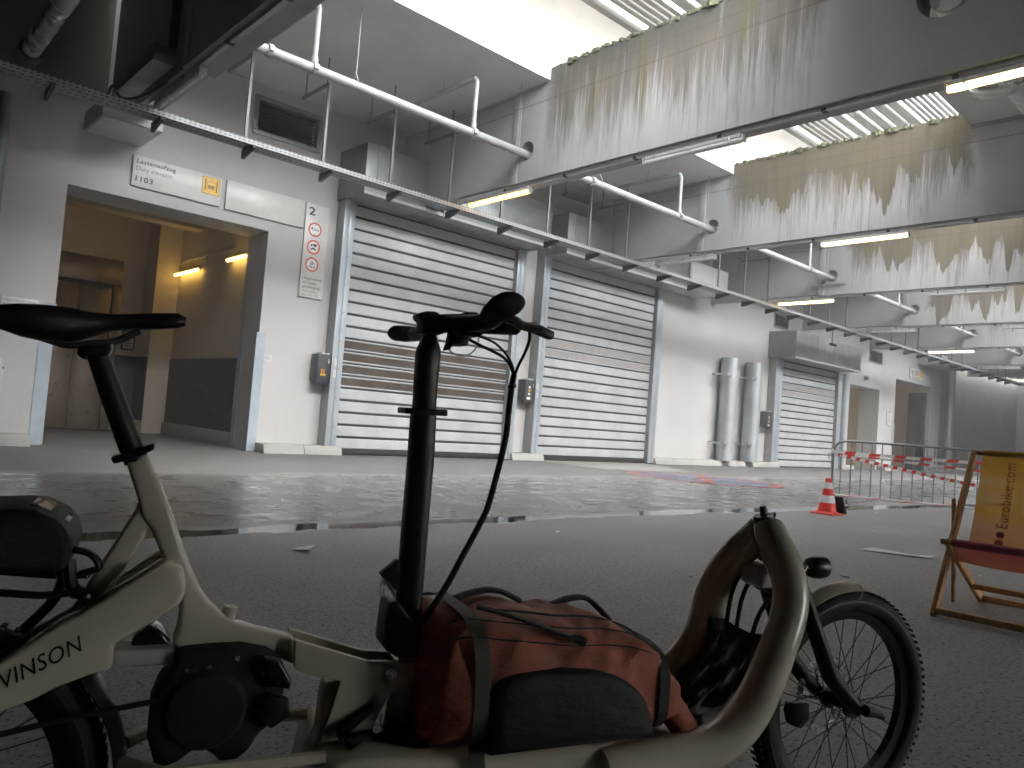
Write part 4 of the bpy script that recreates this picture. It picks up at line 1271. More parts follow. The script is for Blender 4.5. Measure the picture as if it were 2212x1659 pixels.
ex, ey = 12.45 + .471 * 2.62, 5.63 - .882 * 2.62
barrier(ex - .1, ey - .05, BA + R(14), 2.2, "second crowd barrier standing half behind the deck chair", 15)

# ------------------------------------------------------------------ deck chair
dc = thing("deck_chair", (4.90, 1.58, 0), "wooden deck chair with a yellow to pink canvas sling", "deck chair", None, R(2), True)
def bar_(a, b, w_, th, name, parent, y, mt='wood'):
    """rectangular wooden bar from a to b in the (x,z) plane, width w_ in plane, thickness th across"""
    d_ = Vector((b[0] - a[0], b[1] - a[1])).normalized(); n_ = Vector((-d_.y, d_.x)) * w_ / 2
    return MB().prism([(a[0] - n_.x, a[1] - n_.y), (b[0] - n_.x, b[1] - n_.y), (b[0] + n_.x, b[1] + n_.y), (a[0] + n_.x, a[1] + n_.y)], 'y', y - th / 2, y + th / 2).build(name, mt, parent, bevel=.006)
CW = -.58
for y in (0, CW):
    bar_((.0, .0), (.69, .975), .056, .03, "back_frame_rail", dc, y)
for y in (-.035, CW + .035):
    bar_((.085, .43), (.86, .012), .05, .028, "seat_frame_rail", dc, y)
for y in (.03, CW - .03):
    bar_((.40, .67), (.50, .02), .035, .02, "support_strut", dc, y)
MB().box(.01, .055, CW, 0, .012, .05).build("floor_bar", 'wood', dc, bevel=.006)
MB().box(.84, .88, CW + .03, -.03, .005, .04).build("rear_bar", 'wood', dc, bevel=.006)
MB().box(.60, .635, CW + .03, -.03, .105, .14).build("notch_bar", 'wood', dc, bevel=.006)
MB().tube([(.685, CW, .965), (.685, 0, .965)], .014, 10).build("top_bar", 'wood', dc, smooth=True)
MB().tube([(.085, CW + .02, .43), (.085, -.0, .43)], .017, 10).build("front_bar", 'wood', dc, smooth=True)
prof = smooth_path([(.70, 0, .985), (.66, 0, .93), (.60, 0, .78), (.52, 0, .58), (.43, 0, .41), (.33, 0, .315), (.22, 0, .315), (.13, 0, .38), (.072, 0, .445)], 5)
rows = []
for p in prof:
    rows.append([(p.x + .012 * math.sin(q / 10 * math.pi), -.055 + (CW + .11) * q / 10, p.z - .012 * math.sin(q / 10 * math.pi)) for q in range(11)])
cv = MB().grid(rows, uv=True).build("canvas", 'canvas', dc, smooth=True, angle=80)
MB().tube([(.085, CW + .06, .43), (.085, -.06, .43)], .024, 12).build("front_hem", 'pinkcloth', cv, smooth=True)
MB().tube([(.69, CW + .06, .97), (.69, -.06, .97)], .02, 12).build("top_hem", plain("yellow_canvas_hem", (.55, .30, .012), .8), cv, smooth=True)
# print on the back part of the sling, reading upwards
def canvas_pt(u, v):
    """v: metres down the sling from the top, u: metres across from the left edge"""
    acc = 0
    for a, b in zip(prof, prof[1:]):
        l_ = (b - a).length
        if acc + l_ >= v:
            q = a + (b - a) * ((v - acc) / l_); tdir = (b - a).normalized()
            n_ = Vector((-tdir.z, 0, tdir.x)); n_ = n_ if n_.x < 0 else -n_
            return Vector((q.x, -.055 - u, q.z)) + n_ * .006 + Vector((.012 * math.sin(min(1, u / .47) * math.pi), 0, -.012 * math.sin(min(1, u / .47) * math.pi)))
        acc += l_
    return prof[-1]
me = text_mesh("Eurobike.com")
xs_ = [v.co.x for v in me.vertices]; ys_ = [v.co.y for v in me.vertices]
for v in me.vertices:
    a = (v.co.x - min(xs_)) / (max(xs_) - min(xs_)); b = (v.co.y - min(ys_)) / (max(ys_) - min(ys_))
    v.co = canvas_pt(.125 + (1 - b) * .062, .505 - a * .43)
me.materials.clear(); me.materials.append(M['print_red'])
link("lettering", me, cv)
for vv in (.55, .605):
    MB().quad(*[tuple(canvas_pt(.155 + .024 * math.cos(i * .3927), vv + .022 * math.sin(i * .3927))) for i in range(16)]).build("printed_dot", 'print_pink', cv)

# ------------------------------------------------------------------ litter
for pts, lab in (([(2.36, 4.56), (2.44, 4.46), (2.53, 4.54), (2.46, 4.61)], "cream square of card lying on the dry asphalt"),
                 ([(7.2, 2.97), (7.38, 2.44), (7.50, 2.42), (7.47, 2.62), (7.42, 2.94)], "torn strip of white paper lying near the deck chair")):
    mb = MB()
    c_ = Vector((sum(p[0] for p in pts) / len(pts), sum(p[1] for p in pts) / len(pts)))
    mb.quad(*[(p[0], p[1], .006 + .012 * ((i * 7) % 3)) for i, p in enumerate(pts)])
    mb.quad(*[(p[0], p[1], .0045 + .012 * ((i * 7) % 3)) for i, p in enumerate(pts)][::-1])
    for i in range(len(pts)):
        j = (i + 1) % len(pts)
        mb.f.append((i, j, 2 * len(pts) - 1 - j, 2 * len(pts) - 1 - i))
    solo(mb, "paper_scrap", 'paper', lab, "litter", "paper scraps on the ground")
for i, (x, y) in enumerate(((6.9, 1.9), (5.6, 2.4), (9.0, 3.55), (4.4, 2.9), (2.05, 2.75), (3.6, 7.9), (8.1, 6.2), (6.2, 8.3), (11.2, 6.3), (7.9, 2.35), (4.9, 4.6), (11.5, 4.55))):
    a = i * 1.3
    s_ = .028 + .012 * (i % 3)
    solo(MB().prism([(x - s_ * math.cos(a), y - s_ * math.sin(a)), (x + .5 * s_ * math.sin(a), y - .4 * s_ * math.cos(a)), (x + s_ * math.cos(a), y + s_ * math.sin(a)), (x - .5 * s_ * math.sin(a), y + .5 * s_ * math.cos(a))], 'z', .003, .007 + .004 * (i % 2)),
         "litter_flake", 'paper', "tiny pale flake of litter on the asphalt", "litter", "tiny flakes of litter")

# ------------------------------------------------------------------ cargo bicycle
# local frame: x towards the front wheel, y away from the viewer's side, z up; front hub over the origin
BL = (2.021, .86, 0)
HAZE = .003
bk = thing("cargo_bicycle", BL, "cream front-loading cargo bicycle with black stem and saddle", "bicycle", None, math.atan2(-.318, .948), True)
def pp(poly, h, name, mt, parent=bk, bevel=.008, seg=3, yc=0.0):
    return MB().prism(poly, 'y', yc - h, yc + h).build(name, mt, parent, bevel=bevel, seg=seg, angle=60)
def T3(p): return (p[0], -p[1], p[2])
fr = pp([(-1.701, .829), (-1.669, .844), (-1.625, .752), (-1.612, .719), (-1.599, .686), (-1.583, .65), (-1.564, .611), (-1.546, .587), (-1.525, .568), (-1.5, .552), (-1.46, .539), (-1.409, .525), (-1.394, .52), (-1.389, .47), (-1.428, .488), (-1.457, .5), (-1.485, .509), (-1.539, .509), (-1.588, .508), (-1.604, .522), (-1.596, .538), (-1.595, .588), (-1.6, .615), (-1.63, .666), (-1.65, .712), (-1.669, .735), (-1.676, .762)], .02, "seat_tube", 'cream', bevel=.011)
bm2 = pp([(-1.597, .66), (-1.63, .671), (-1.673, .639), (-1.693, .625), (-1.711, .611), (-1.741, .589), (-1.769, .575), (-1.808, .544), (-1.844, .518), (-1.903, .485), (-2.0, .36), (-1.985, .28), (-1.896, .413), (-1.837, .438), (-1.795, .454), (-1.766, .47), (-1.718, .488), (-1.688, .494), (-1.69, .535), (-1.645, .562), (-1.622, .578), (-1.596, .596), (-1.588, .622)], .021, "chain_stay", 'cream', bevel=.010, yc=-.041)
pp([(-1.597, .66), (-1.63, .671), (-1.741, .589), (-1.844, .518), (-1.903, .485), (-2.0, .36), (-1.985, .28), (-1.896, .413), (-1.837, .438), (-1.766, .47), (-1.718, .488), (-1.69, .535), (-1.596, .596)], .018, "chain_stay", 'cream', bevel=.009, yc=.05)
pp([(-1.675, .765), (-1.679, .747), (-1.702, .699), (-1.726, .651), (-1.746, .609), (-1.766, .57), (-1.738, .569), (-1.712, .603), (-1.702, .62), (-1.683, .653), (-1.66, .699), (-1.658, .712), (-1.644, .711), (-1.639, .741)], .015, "seat_stay", 'cream', bevel=.009)
lettering("AVINSON", (-1.858, -.0632, .463), (.882, 0, .471), (-.20, 0, .98), .140, .026, 'black', bm2, 0.0)
pp([(-1.691, .517), (-1.594, .514), (-1.599, .487), (-1.686, .49)], .03, "crank_plate", 'lampbody', bevel=.004)
pp([(-1.667, .522), (-1.659, .539), (-1.648, .55), (-1.635, .552), (-1.619, .545), (-1.602, .522)], .03, "bell_cover", 'film', bevel=.008)
MB().cyl((-1.515, -.001, .548), (-1.509, -.001, .578), .013, 14).build("cable_port", 'cream', fr, smooth=True)
# saddle
sp_ = thing_saddle = None
sect = [(-1.917, 1.061, 1.045, .045), (-1.911, 1.065, 1.041, .062), (-1.905, 1.067, 1.032, .07), (-1.872, 1.074, 1.022, .074), (-1.838, 1.077, 1.018, .066), (-1.803, 1.078, 1.02, .052), (-1.776, 1.074, 1.031, .04), (-1.742, 1.075, 1.047, .027), (-1.706, 1.081, 1.053, .021), (-1.668, 1.087, 1.058, .019), (-1.642, 1.090, 1.063, .018), (-1.629, 1.084, 1.069, .011)]
rings = []
for x, zt, zb, hw in sect:
    zm, hh = (zt + zb) / 2, (zt - zb) / 2
    rings.append([(x, hw * math.copysign(abs(math.cos(a)) ** .6, math.cos(a)), zm + hh * math.copysign(abs(math.sin(a)) ** .7, math.sin(a))) for a in [i * 2 * math.pi / 16 for i in range(16)]])
sd = MB().loft(rings).build("saddle", 'blackmatte', bk, smooth=True, angle=60)
for s_ in (-.022, .022):
    MB().tube(smooth_path([(-1.865, s_, 1.029), (-1.832, s_, 1.02), (-1.804, s_, 1.015), (-1.772, s_, 1.022), (-1.748, s_, 1.026), (-1.729, s_, 1.033), (-1.7, s_, 1.053)], 3), .0045, 8).build("saddle_rail", 'blackmetal', sd, smooth=True)
pp([(-1.789, 1.024), (-1.739, 1.027), (-1.738, 1.014), (-1.744, 1.002), (-1.773, 1.002), (-1.777, .993), (-1.788, 1.0)], .022, "saddle_clamp", 'black', sd, bevel=.004)
MB().tube([(-1.762, 0, 1.01), (-1.735, 0, .945), (-1.685, 0, .828)], [.0165, .0185, .0195], 18).build("seat_post", 'blackmatte', bk, smooth=True)
pp([(-1.724, .835), (-1.718, .824), (-1.701, .83), (-1.676, .841), (-1.658, .852), (-1.659, .863), (-1.677, .855), (-1.705, .842)], .028, "seat_clamp", 'black', bevel=.004)
# steering stem
st = pp([(-1.1962, 1.104), (-1.1704, 1.107), (-1.1687, 1.094), (-1.1618, 1.083), (-1.1601, 1.066), (-1.161, 0.976), (-1.1585, 0.944), (-1.1558, 0.857), (-1.1567, 0.671), (-1.1567, 0.58), (-1.155, 0.471), (-1.1936, 0.475), (-1.2014, 0.582), (-1.2022, 0.662), (-1.2022, 0.855), (-1.203, 0.94), (-1.2005, 0.961), (-1.203, 1.056), (-1.203, 1.075), (-1.1944, 1.091)], .023, "steering_stem", 'blackmatte', bevel=.012, seg=1)
pp([(-1.208, .584), (-1.227, .584), (-1.23, .56), (-1.233, .505), (-1.226, .493), (-1.202, .478), (-1.16, .479), (-1.142, .479), (-1.141, .523), (-1.156, .523)], .034, "stem_hinge", 'black', st, bevel=.005)
pp([(-1.214, 1.138), (-1.212, 1.144), (-1.199, 1.149), (-1.181, 1.151), (-1.171, 1.148), (-1.172, 1.142), (-1.173, 1.107), (-1.202, 1.104), (-1.204, 1.129), (-1.21, 1.132)], .024, "stem_cap", 'blackmatte', st, bevel=.005)
pp([(-1.227, .957), (-1.14, .959), (-1.139, .946), (-1.226, .945)], .03, "stem_collar", 'black', st, bevel=.003)
pp([(-1.208, .661), (-1.243, .632), (-1.211, .601), (-1.204, .607)], .014, "stem_latch", 'black', st, bevel=.003)
MB().tube(smooth_path([(-1.238, -.015, .622), (-1.242, -.015, .612), (-1.241, -.015, .593), (-1.236, -.015, .592), (-1.235, -.015, .61), (-1.238, -.015, .622)], 3), .0015, 6).build("latch_ring", 'chrome', st, smooth=True)
MB().tube([(-1.237, -.012, .625), (-1.222, -.012, .606), (-1.21, -.012, .59)], .003, 6).build("latch_wire", 'chrome', st)
hb = MB().tube(smooth_path([(-1.173, .30, 1.132), (-1.162, .26, 1.129), (-1.158, .2, 1.123), (-1.160, .1, 1.120), (-1.168, .03, 1.121), (-1.161, -.03, 1.126), (-1.147, -.09, 1.124), (-1.135, -.15, 1.122), (-1.130, -.2, 1.125), (-1.136, -.25, 1.135)], 3), .0165, 14).build("handlebar", 'blackmatte', bk, smooth=True)
MB().tube([(-1.175, .315, 1.132), (-1.17, .30, 1.132), (-1.160, .24, 1.127), (-1.158, .18, 1.122)], [.013, .0185, .019, .016], 14).build("grip", 'rubber', hb, smooth=True)
MB().tube(smooth_path([(-1.175, -.005, 1.128), (-1.14, -.05, 1.130), (-1.10, -.10, 1.128), (-1.075, -.17, 1.124)], 3), .022, 12, squash=(.85, 1)).build("stem_arm", 'blackmatte', hb, smooth=True)
# broad ergonomic grip seen end-on
gr = []
for q, (yy_, k) in enumerate(((-.20, .45), (-.215, .75), (-.25, .92), (-.29, 1.0), (-.305, .93), (-.312, .6))):
    cx_, cz_ = -1.146 + (.3 + yy_) * .10, 1.141 - (.3 + yy_) * .14
    gr.append([(cx_ + .033 * k * math.cos(a), yy_, cz_ + .0205 * k * math.sin(a) + .004 * math.cos(a) * k) for a in [i * 2 * math.pi / 18 for i in range(18)]])
MB().loft(gr).build("grip", 'rubber', hb, smooth=True, angle=60)
lv_ = MB().tube(smooth_path([(-1.135, -.25, 1.128), (-1.105, -.24, 1.124), (-1.085, -.225, 1.119), (-1.063, -.215, 1.118), (-1.04, -.205, 1.119)], 3), .0085, 8).build("brake_lever", 'black', hb, smooth=True)
pp([(-1.068, 1.128), (-1.045, 1.131), (-1.004, 1.118), (-1.004, 1.105), (-1.012, 1.102), (-1.055, 1.113)], .007, "lever_blade", 'black', hb, bevel=.003, yc=-.195)
pp([(-1.159, 1.112), (-1.125, 1.112), (-1.126, 1.089), (-1.131, 1.084), (-1.157, 1.083), (-1.164, 1.072), (-1.166, 1.076), (-1.162, 1.089)], .018, "gear_shifter", 'black', hb, bevel=.004, yc=-.06)
pp([(-1.134, 1.144), (-1.131, 1.153), (-1.105, 1.155), (-1.103, 1.140)], .014, "display", 'black', hb, bevel=.003, yc=-.05)
pp([(-1.163, 1.118), (-1.113, 1.124), (-1.113, 1.105), (-1.12, 1.1), (-1.162, 1.099)], .02, "brake_body", 'black', hb, bevel=.005, yc=-.1)
pp([(-1.128, 1.128), (-1.112, 1.147), (-1.108, 1.147), (-1.122, 1.126)], .001, "foil_sticker", 'chrome', hb, bevel=0, yc=-.128)
MB().tube(smooth_path([T3(p) for p in ((-1.163, .06, 1.105), (-1.162, .06, 1.089), (-1.156, .06, 1.073), (-1.142, .06, 1.066), (-1.126, .06, 1.066), (-1.111, .06, 1.074), (-1.101, .06, 1.088), (-1.099, .06, 1.105))], 3), .0016, 6).build("cable_tie", 'white', hb, smooth=True)
for pts, r_ in (([(-1.125, .06, 1.102), (-1.097, .06, 1.091), (-1.064, .05, 1.083), (-1.035, .04, 1.074), (-1.015, .03, 1.061), (-.999, .02, 1.038)], .0032),
                ([(-1.116, .1, 1.104), (-1.076, .08, 1.098), (-1.038, .05, 1.084), (-1.011, .03, 1.064), (-.998, .02, 1.038)], .0025),
                ([(-1.056, .2, 1.119), (-1.031, .15, 1.103), (-1.006, .08, 1.084), (-1.0, .04, 1.06), (-.999, .02, 1.038)], .0032)):
    MB().tube(smooth_path([T3(p) for p in pts], 5), r_, 8).build("cable", 'rubber', hb, smooth=True)
MB().tube(smooth_path([T3(p) for p in ((-.999, .02, 1.042), (-1.002, .02, 1.02), (-1.005, .02, .966), (-1.008, .02, .903), (-1.031, .02, .784), (-1.046, .02, .741), (-1.081, .02, .67), (-1.113, .02, .606), (-1.156, .02, .538))], 5), .0065, 10).build("cable_sleeve", 'rubber', bk, smooth=True)
MB().tube([(-1.003, -.02, 1.022), (-1.0, -.02, 1.014)], .0095, 8).build("sleeve_tie", 'black', bk)
# folding joint and cargo deck
jn = pp([(-1.4, .525), (-1.257, .477), (-1.177, .472), (-1.171, .464), (-1.17, .427), (-1.176, .419), (-1.211, .417), (-1.233, .38), (-1.247, .334), (-1.316, .3), (-1.368, .294), (-1.342, .329), (-1.324, .391), (-1.311, .446), (-1.371, .461), (-1.396, .474)], .008, "joint_plate", 'cream', bevel=.003, yc=-.036)
pp([(-1.4, .525), (-1.257, .477), (-1.2, .471), (-1.17, .427), (-1.211, .417), (-1.311, .446), (-1.371, .461), (-1.396, .474)], .008, "joint_plate", 'cream', bevel=.003, yc=.036)
pp([(-1.396, .478), (-1.311, .45), (-1.3, .455), (-1.385, .485)], .03, "joint_floor", 'cream', bevel=0)
pp([(-1.335, .43), (-1.25, .44), (-1.24, .36), (-1.26, .30), (-1.37, .28), (-1.34, .34)], .03, "joint_leg", 'cream', bevel=.008)
MB().lathe([(.0001, -.05), (.011, -.05), (.011, -.044)], (-1.218, 0, .455), 'y', 16).build("joint_bolt", 'chrome', jn)
pp([(-1.314, .363), (-1.307, .371), (-1.249, .403), (-1.244, .395), (-1.298, .35), (-1.307, .343)], .007, "joint_lever", 'black', jn, bevel=.003, yc=-.055)
MB().cyl((-1.18, 0, .44), (-1.173, 0, .30), .029, 20).build("steering_tube", 'lampbody', bk, smooth=True)
pp([(-1.345, .335), (-1.295, .342), (-1.205, .335), (-1.047, .320), (-.838, .318), (-.685, .312), (-.56, .29), (-.5, .25), (-.56, .20), (-1.3, .18), (-1.36, .24)], .145, "cargo_deck", 'cream', bevel=.02)
MB().grid([[(x, y, .352 + .02 * math.sin(x * 40 + y * 21) * math.cos(y * 30)) for y in (-.1, -.05, 0, .05, .1)] for x in [-1.30 + .03 * i for i in range(8)]]).build("floor_sheet", 'film', bk, smooth=True, angle=80)
for s_ in (-.1, .1):
    MB().tube([(-1.66, s_ * .4, .335), (-1.60, s_, .338), (-1.34, s_, .335)], .012, 10).build("deck_rail", 'cream', bk, smooth=True)
# front hoop of two arms meeting at the head tube
def arm_(pts, name):
    P = [Vector(T3(p)) for p, h_ in pts]
    rr = [h_ for p, h_ in pts]
    sp2 = smooth_path(P, 4)
    r2 = []
    for i in range(len(rr) - 1):
        for j in range(4):
            r2.append(rr[i] + (rr[i + 1] - rr[i]) * j / 4)
    r2.append(rr[-1])
    return MB().tube(sp2, r2, 18).build(name, 'cream', bk, smooth=True)
k_ = .35 / 1647 * 1.86 * 1.08
arm_([((-.286, .012, .738), 84 * k_), ((-.292, .032, .714), 94 * k_), ((-.294, .058, .687), 96 * k_), ((-.292, .085, .647), 94 * k_), ((-.291, .1, .605), 95 * k_), ((-.299, .11, .57), 95 * k_), ((-.317, .12, .533), 95 * k_), ((-.345, .13, .49), 95 * k_), ((-.369, .135, .446), 97 * k_), ((-.398, .14, .4), 99 * k_), ((-.423, .14, .36), 102 * k_), ((-.456, .14, .325), 105 * k_), ((-.502, .14, .298), 105 * k_), ((-.561, .14, .28), 105 * k_), ((-.643, .14, .276), 105 * k_), ((-.8, .14, .27), 100 * k_)], "front_arm")
k_ = .35 / 1647 * 2.06 * 1.1
arm_([((-.276, -.012, .732), 78 * k_), ((-.289, -.032, .70), 84 * k_), ((-.311, -.06, .661), 84 * k_), ((-.325, -.085, .619), 87 * k_), ((-.338, -.1, .58), 87 * k_), ((-.348, -.11, .537), 87 * k_), ((-.354, -.12, .481), 84 * k_), ((-.368, -.13, .434), 78 * k_), ((-.392, -.135, .397), 75 * k_), ((-.425, -.14, .361), 75 * k_), ((-.494, -.14, .309), 75 * k_), ((-.65, -.14, .28), 75 * k_)], "front_arm")
ht = MB().tube([(-.262, 0, .66), (-.280, 0, .72), (-.288, 0, .748)], [.03, .031, .029], 20).build("head_tube", 'cream', bk, smooth=True)
MB().tube([(-.287, 0, .744), (-.292, 0, .763)], [.027, .024], 20).build("headset", 'black', ht, smooth=True)
MB().tube([(-.292, 0, .763), (-.297, 0, .786)], .0085, 14).build("steerer_stub", 'black', ht, smooth=True)
MB().tube([(-.29, -.022, .752), (-.275, -.018, .766), (-.27, -.012, .770)], .004, 8).build("headset_lever", 'black', ht, smooth=True)
rows = (((-.358, -.12, .498), (-.384, -.03, .51), (-.371, .03, .503), (-.365, .1, .5)), ((-.369, -.12, .417), (-.384, -.04, .43), (-.385, .03, .44), (-.395, .11, .44)), ((-.428, -.13, .364), (-.425, -.05, .371), (-.427, .03, .379), (-.434, .12, .385)), ((-.474, -.13, .327), (-.46, -.06, .312), (-.478, .03, .316), (-.493, .12, .33)), ((-.56, -.13, .30), (-.55, -.06, .29), (-.56, .03, .295), (-.57, .12, .311)))
sm = [smooth_path([T3(p) for p in r_], 4) for r_ in rows]
cols = list(zip(*sm))
cols = [smooth_path(c_, 4) for c_ in cols]
MB().grid([[Vector(q) + Vector((.006 * math.sin(i * 1.7 + j), 0, .004 * math.cos(i * 1.1 - j * .8))) for j, q in enumerate(c_)] for i, c_ in enumerate(cols)]).build("front_liner", 'film', bk, smooth=True, angle=80)
# fork
fk = MB().tube([(-.275, 0, .70), (-.236, 0, .60)], .022, 16).build("fork_steerer", 'blackmatte', bk, smooth=True)
pp([(-.326, .645), (-.258, .646), (-.25, .605), (-.265, .59), (-.318, .592), (-.328, .61)], .035, "fork_cover", 'lampbody', fk, bevel=.01)
MB().tube([(-.222, -.075, .585), (-.222, .075, .585)], .022, 14).build("fork_crown", 'black', fk, smooth=True)
for s_ in (-.066, .066):
    MB().tube([(-.222, s_, .60), (-.181, s_, .517), (-.146, s_, .449), (-.115, s_, .389), (-.06, s_, .335), (-.01, s_, .296)], [.018, .019, .0205, .0215, .020, .017], 14).build("fork_leg", 'blackmatte', fk, smooth=True)
pp([(-.116, .277), (-.054, .273), (-.051, .23), (-.077, .208), (-.109, .219), (-.122, .253)], .014, "brake_caliper", 'black', fk, bevel=.006, yc=.06)
MB().cyl((0, -.085, .294), (0, .085, .294), .012, 14).build("axle", 'black', fk, smooth=True)
MB().tube([(-.01, -.088, .30), (.025, -.092, .292), (.045, -.092, .282)], [.014, .011, .008], 10).build("quick_release", 'black', fk, smooth=True)
for pts in ([(-.235, .045, .60), (-.29, .03, .60), (-.325, .02, .56), (-.345, .01, .50), (-.36, .0, .45)], [(-.24, -.03, .61), (-.27, -.03, .585), (-.31, -.025, .53), (-.33, -.02, .46), (-.345, -.02, .42)], [(-.24, .05, .62), (-.3, .05, .615), (-.34, .04, .57), (-.36, .03, .5)]):
    MB().tube(smooth_path(pts, 5), .0055, 8).build("brake_hose", 'rubber', fk, smooth=True)
MB().tube([(-.30, .045, .628), (-.255, .03, .612), (-.235, .0, .605)], .0095, 8).build("steering_rod", 'black', fk, smooth=True)
# wheels
def wheel(cx_, R_, name, disc_side, lab=None):
    wl = MB().lathe([(R_ - .030 + .030 * math.cos(a), .030 * math.sin(a)) for a in [i * 2 * math.pi / 14 for i in range(14)]], (cx_, 0, R_ + .003), 'y', 72, close=True).build(name, 'rubber', bk, smooth=True, angle=70)
    c_ = (cx_, 0, R_ + .003)
    MB().lathe([(R_ - .052, -.016), (R_ - .076, -.010), (R_ - .076, .010), (R_ - .052, .016)], c_, 'y', 72, close=True).build("rim", 'black', wl, smooth=True)
    MB().lathe([(R_ - .024, -.0302), (R_ - .029, -.0304)], c_, 'y', 72).build("reflective_line", 'blackmetal', wl)
    MB().lathe([(.0001, -.045), (.028, -.045), (.028, -.03), (.018, -.026), (.018, .026), (.028, .03), (.028, .045), (.0001, .045)], c_, 'y', 20).build("hub", 'black', wl, smooth=True)
    n = 32
    for i in range(n):
        a = i * 2 * math.pi / n
        sd_ = -.032 if i % 2 else .032
        off_ = .9 if (i // 2) % 2 else -.9
        p0 = (c_[0] + .025 * math.cos(a + off_), sd_, c_[2] + .025 * math.sin(a + off_))
        p1 = (c_[0] + (R_ - .074) * math.cos(a), sd_ * .1, c_[2] + (R_ - .074) * math.sin(a))
        MB().tube([p0, p1], .0013, 5).build("spoke", 'blackmetal', wl)
    ds = disc_side
    rot = MB().lathe([(.078, ds), (.1, ds), (.1, ds + .002), (.078, ds + .002)], c_, 'y', 48, close=True).build("brake_disc", 'chrome', wl)
    for i in range(6):
        a = i * math.pi / 3
        MB().tube([(c_[0] + .02 * math.cos(a + .5), ds, c_[2] + .02 * math.sin(a + .5)), (c_[0] + .08 * math.cos(a), ds, c_[2] + .08 * math.sin(a))], .004, 6).build("disc_arm", 'chrome', wl)
    # tread knobs
    kn = MB().box(-.004, .004, -.022, -.003, -.002, .0008).box(-.004, .004, .003, .022, -.002, .0008).mesh("tread_block", 'rubber')
    for i in range(90):
        a = i * 2 * math.pi / 90
        o = link("tread_block", kn, wl, (c_[0] + R_ * math.sin(a), 0, c_[2] + R_ * math.cos(a)))
        o.rotation_euler = (0, a, 0)
    return wl
fw = wheel(0.0, .288, "front_wheel", .05)
rw = wheel(-1.97, .288, "rear_wheel", .05)
def fender(cx_, Ri, w_, a0, a1, name, mt, parent):
    rows_ = []
    n = 26
    for i in range(n + 1):
        a = R(a0 + (a1 - a0) * i / n)
        row = []
        for q in range(7):
            s_ = (q / 6 - .5) * 2
            rr = Ri - .016 * s_ * s_
            row.append((cx_ + rr * math.cos(a), s_ * w_ / 2, .291 + rr * math.sin(a)))
        for q in range(6, -1, -1):
            s_ = (q / 6 - .5) * 2
            rr = Ri - .016 * s_ * s_ - .003
            row.append((cx_ + rr * math.cos(a), s_ * w_ / 2 * .96, .291 + rr * math.sin(a)))
        rows_.append(row)
    return MB().loft(rows_).build(name, mt, parent, smooth=True, angle=60)
ff = fender(0, .308, .072, 84, 172, "front_mudguard", 'cream', bk)
MB().tube(smooth_path([(.0, -.03, .598), (.012, -.034, .592), (.016, -.037, .575), (.008, -.037, .56)], 4), .0012, 6).build("thread", 'white', ff)
fender(-1.97, .318, .088, -16, 48, "rear_mudguard", 'black', bk)
hl = MB().loft([[(x, r_ * .85 * math.cos(a), .635 + r_ * math.sin(a) * .95) for a in [i * 2 * math.pi / 18 for i in range(18)]] for x, r_ in ((-.142, .012), (-.136, .024), (-.12, .029), (-.095, .030), (-.082, .028), (-.078, .02))]).build("headlamp", 'black', bk, smooth=True, angle=50)
MB().tube([(-.17, -.01, .615), (-.15, -.008, .64), (-.13, -.005, .63)], .004, 6).build("headlamp_bracket", 'chrome', hl)
MB().tube([(-.2, -.0, .60), (-.165, -.0, .612), (-.14, 0, .625)], .006, 8).build("headlamp_arm", 'black', hl, smooth=True)
# drive unit, chain
mo = pp([(-1.589, .517), (-1.541, .52), (-1.489, .52), (-1.445, .509), (-1.421, .494), (-1.401, .453), (-1.413, .437), (-1.4, .399), (-1.448, .364), (-1.462, .338), (-1.497, .312), (-1.52, .335), (-1.545, .352), (-1.575, .33), (-1.608, .319), (-1.627, .374), (-1.627, .419), (-1.616, .457), (-1.598, .477), (-1.595, .498)], .05, "drive_unit", 'rubber', bevel=.012)
MB().lathe([(.0001, -.062), (.03, -.064), (.06, -.060), (.068, -.05), (.0001, -.05)], (-1.54, 0, .415), 'y', 28).build("drive_cover", 'rubber', mo, smooth=True)
pp([(-1.455, .505), (-1.425, .497), (-1.402, .46), (-1.405, .445), (-1.43, .452), (-1.45, .48)], .012, "motor_fin", 'black', mo, bevel=.005, yc=-.058)
pp([(-1.44, .44), (-1.405, .43), (-1.398, .40), (-1.43, .378), (-1.455, .40)], .012, "motor_fin", 'black', mo, bevel=.005, yc=-.055)
for q, (x_, z_) in enumerate(((-1.575, .485), (-1.565, .486), (-1.54, .489), (-1.572, .462), (-1.545, .455), (-1.495, .5), (-1.45, .47))):
    MB().lathe([(.0001, -.004), (.004, -.003), (.0045, 0)], (x_, -.0505, z_), 'y', 8).build("screw", 'chrome', mo)
ch = thing_chain = None
for z0_, z1_ in ((.405, .44), (.20, .345)):
    MB().tube([(-1.97, -.045, z0_ - .03), (-1.75, -.045, (z0_ + z1_) / 2 - .006), (-1.58, -.045, z1_)], .005, 6).build("drive_belt", 'rubber', bk)
MB().lathe([(.02, -.048), (.055, -.048), (.055, -.042), (.02, -.042)], (-1.97, 0, .291), 'y', 28, close=True).build("rear_sprocket", 'red', bk)
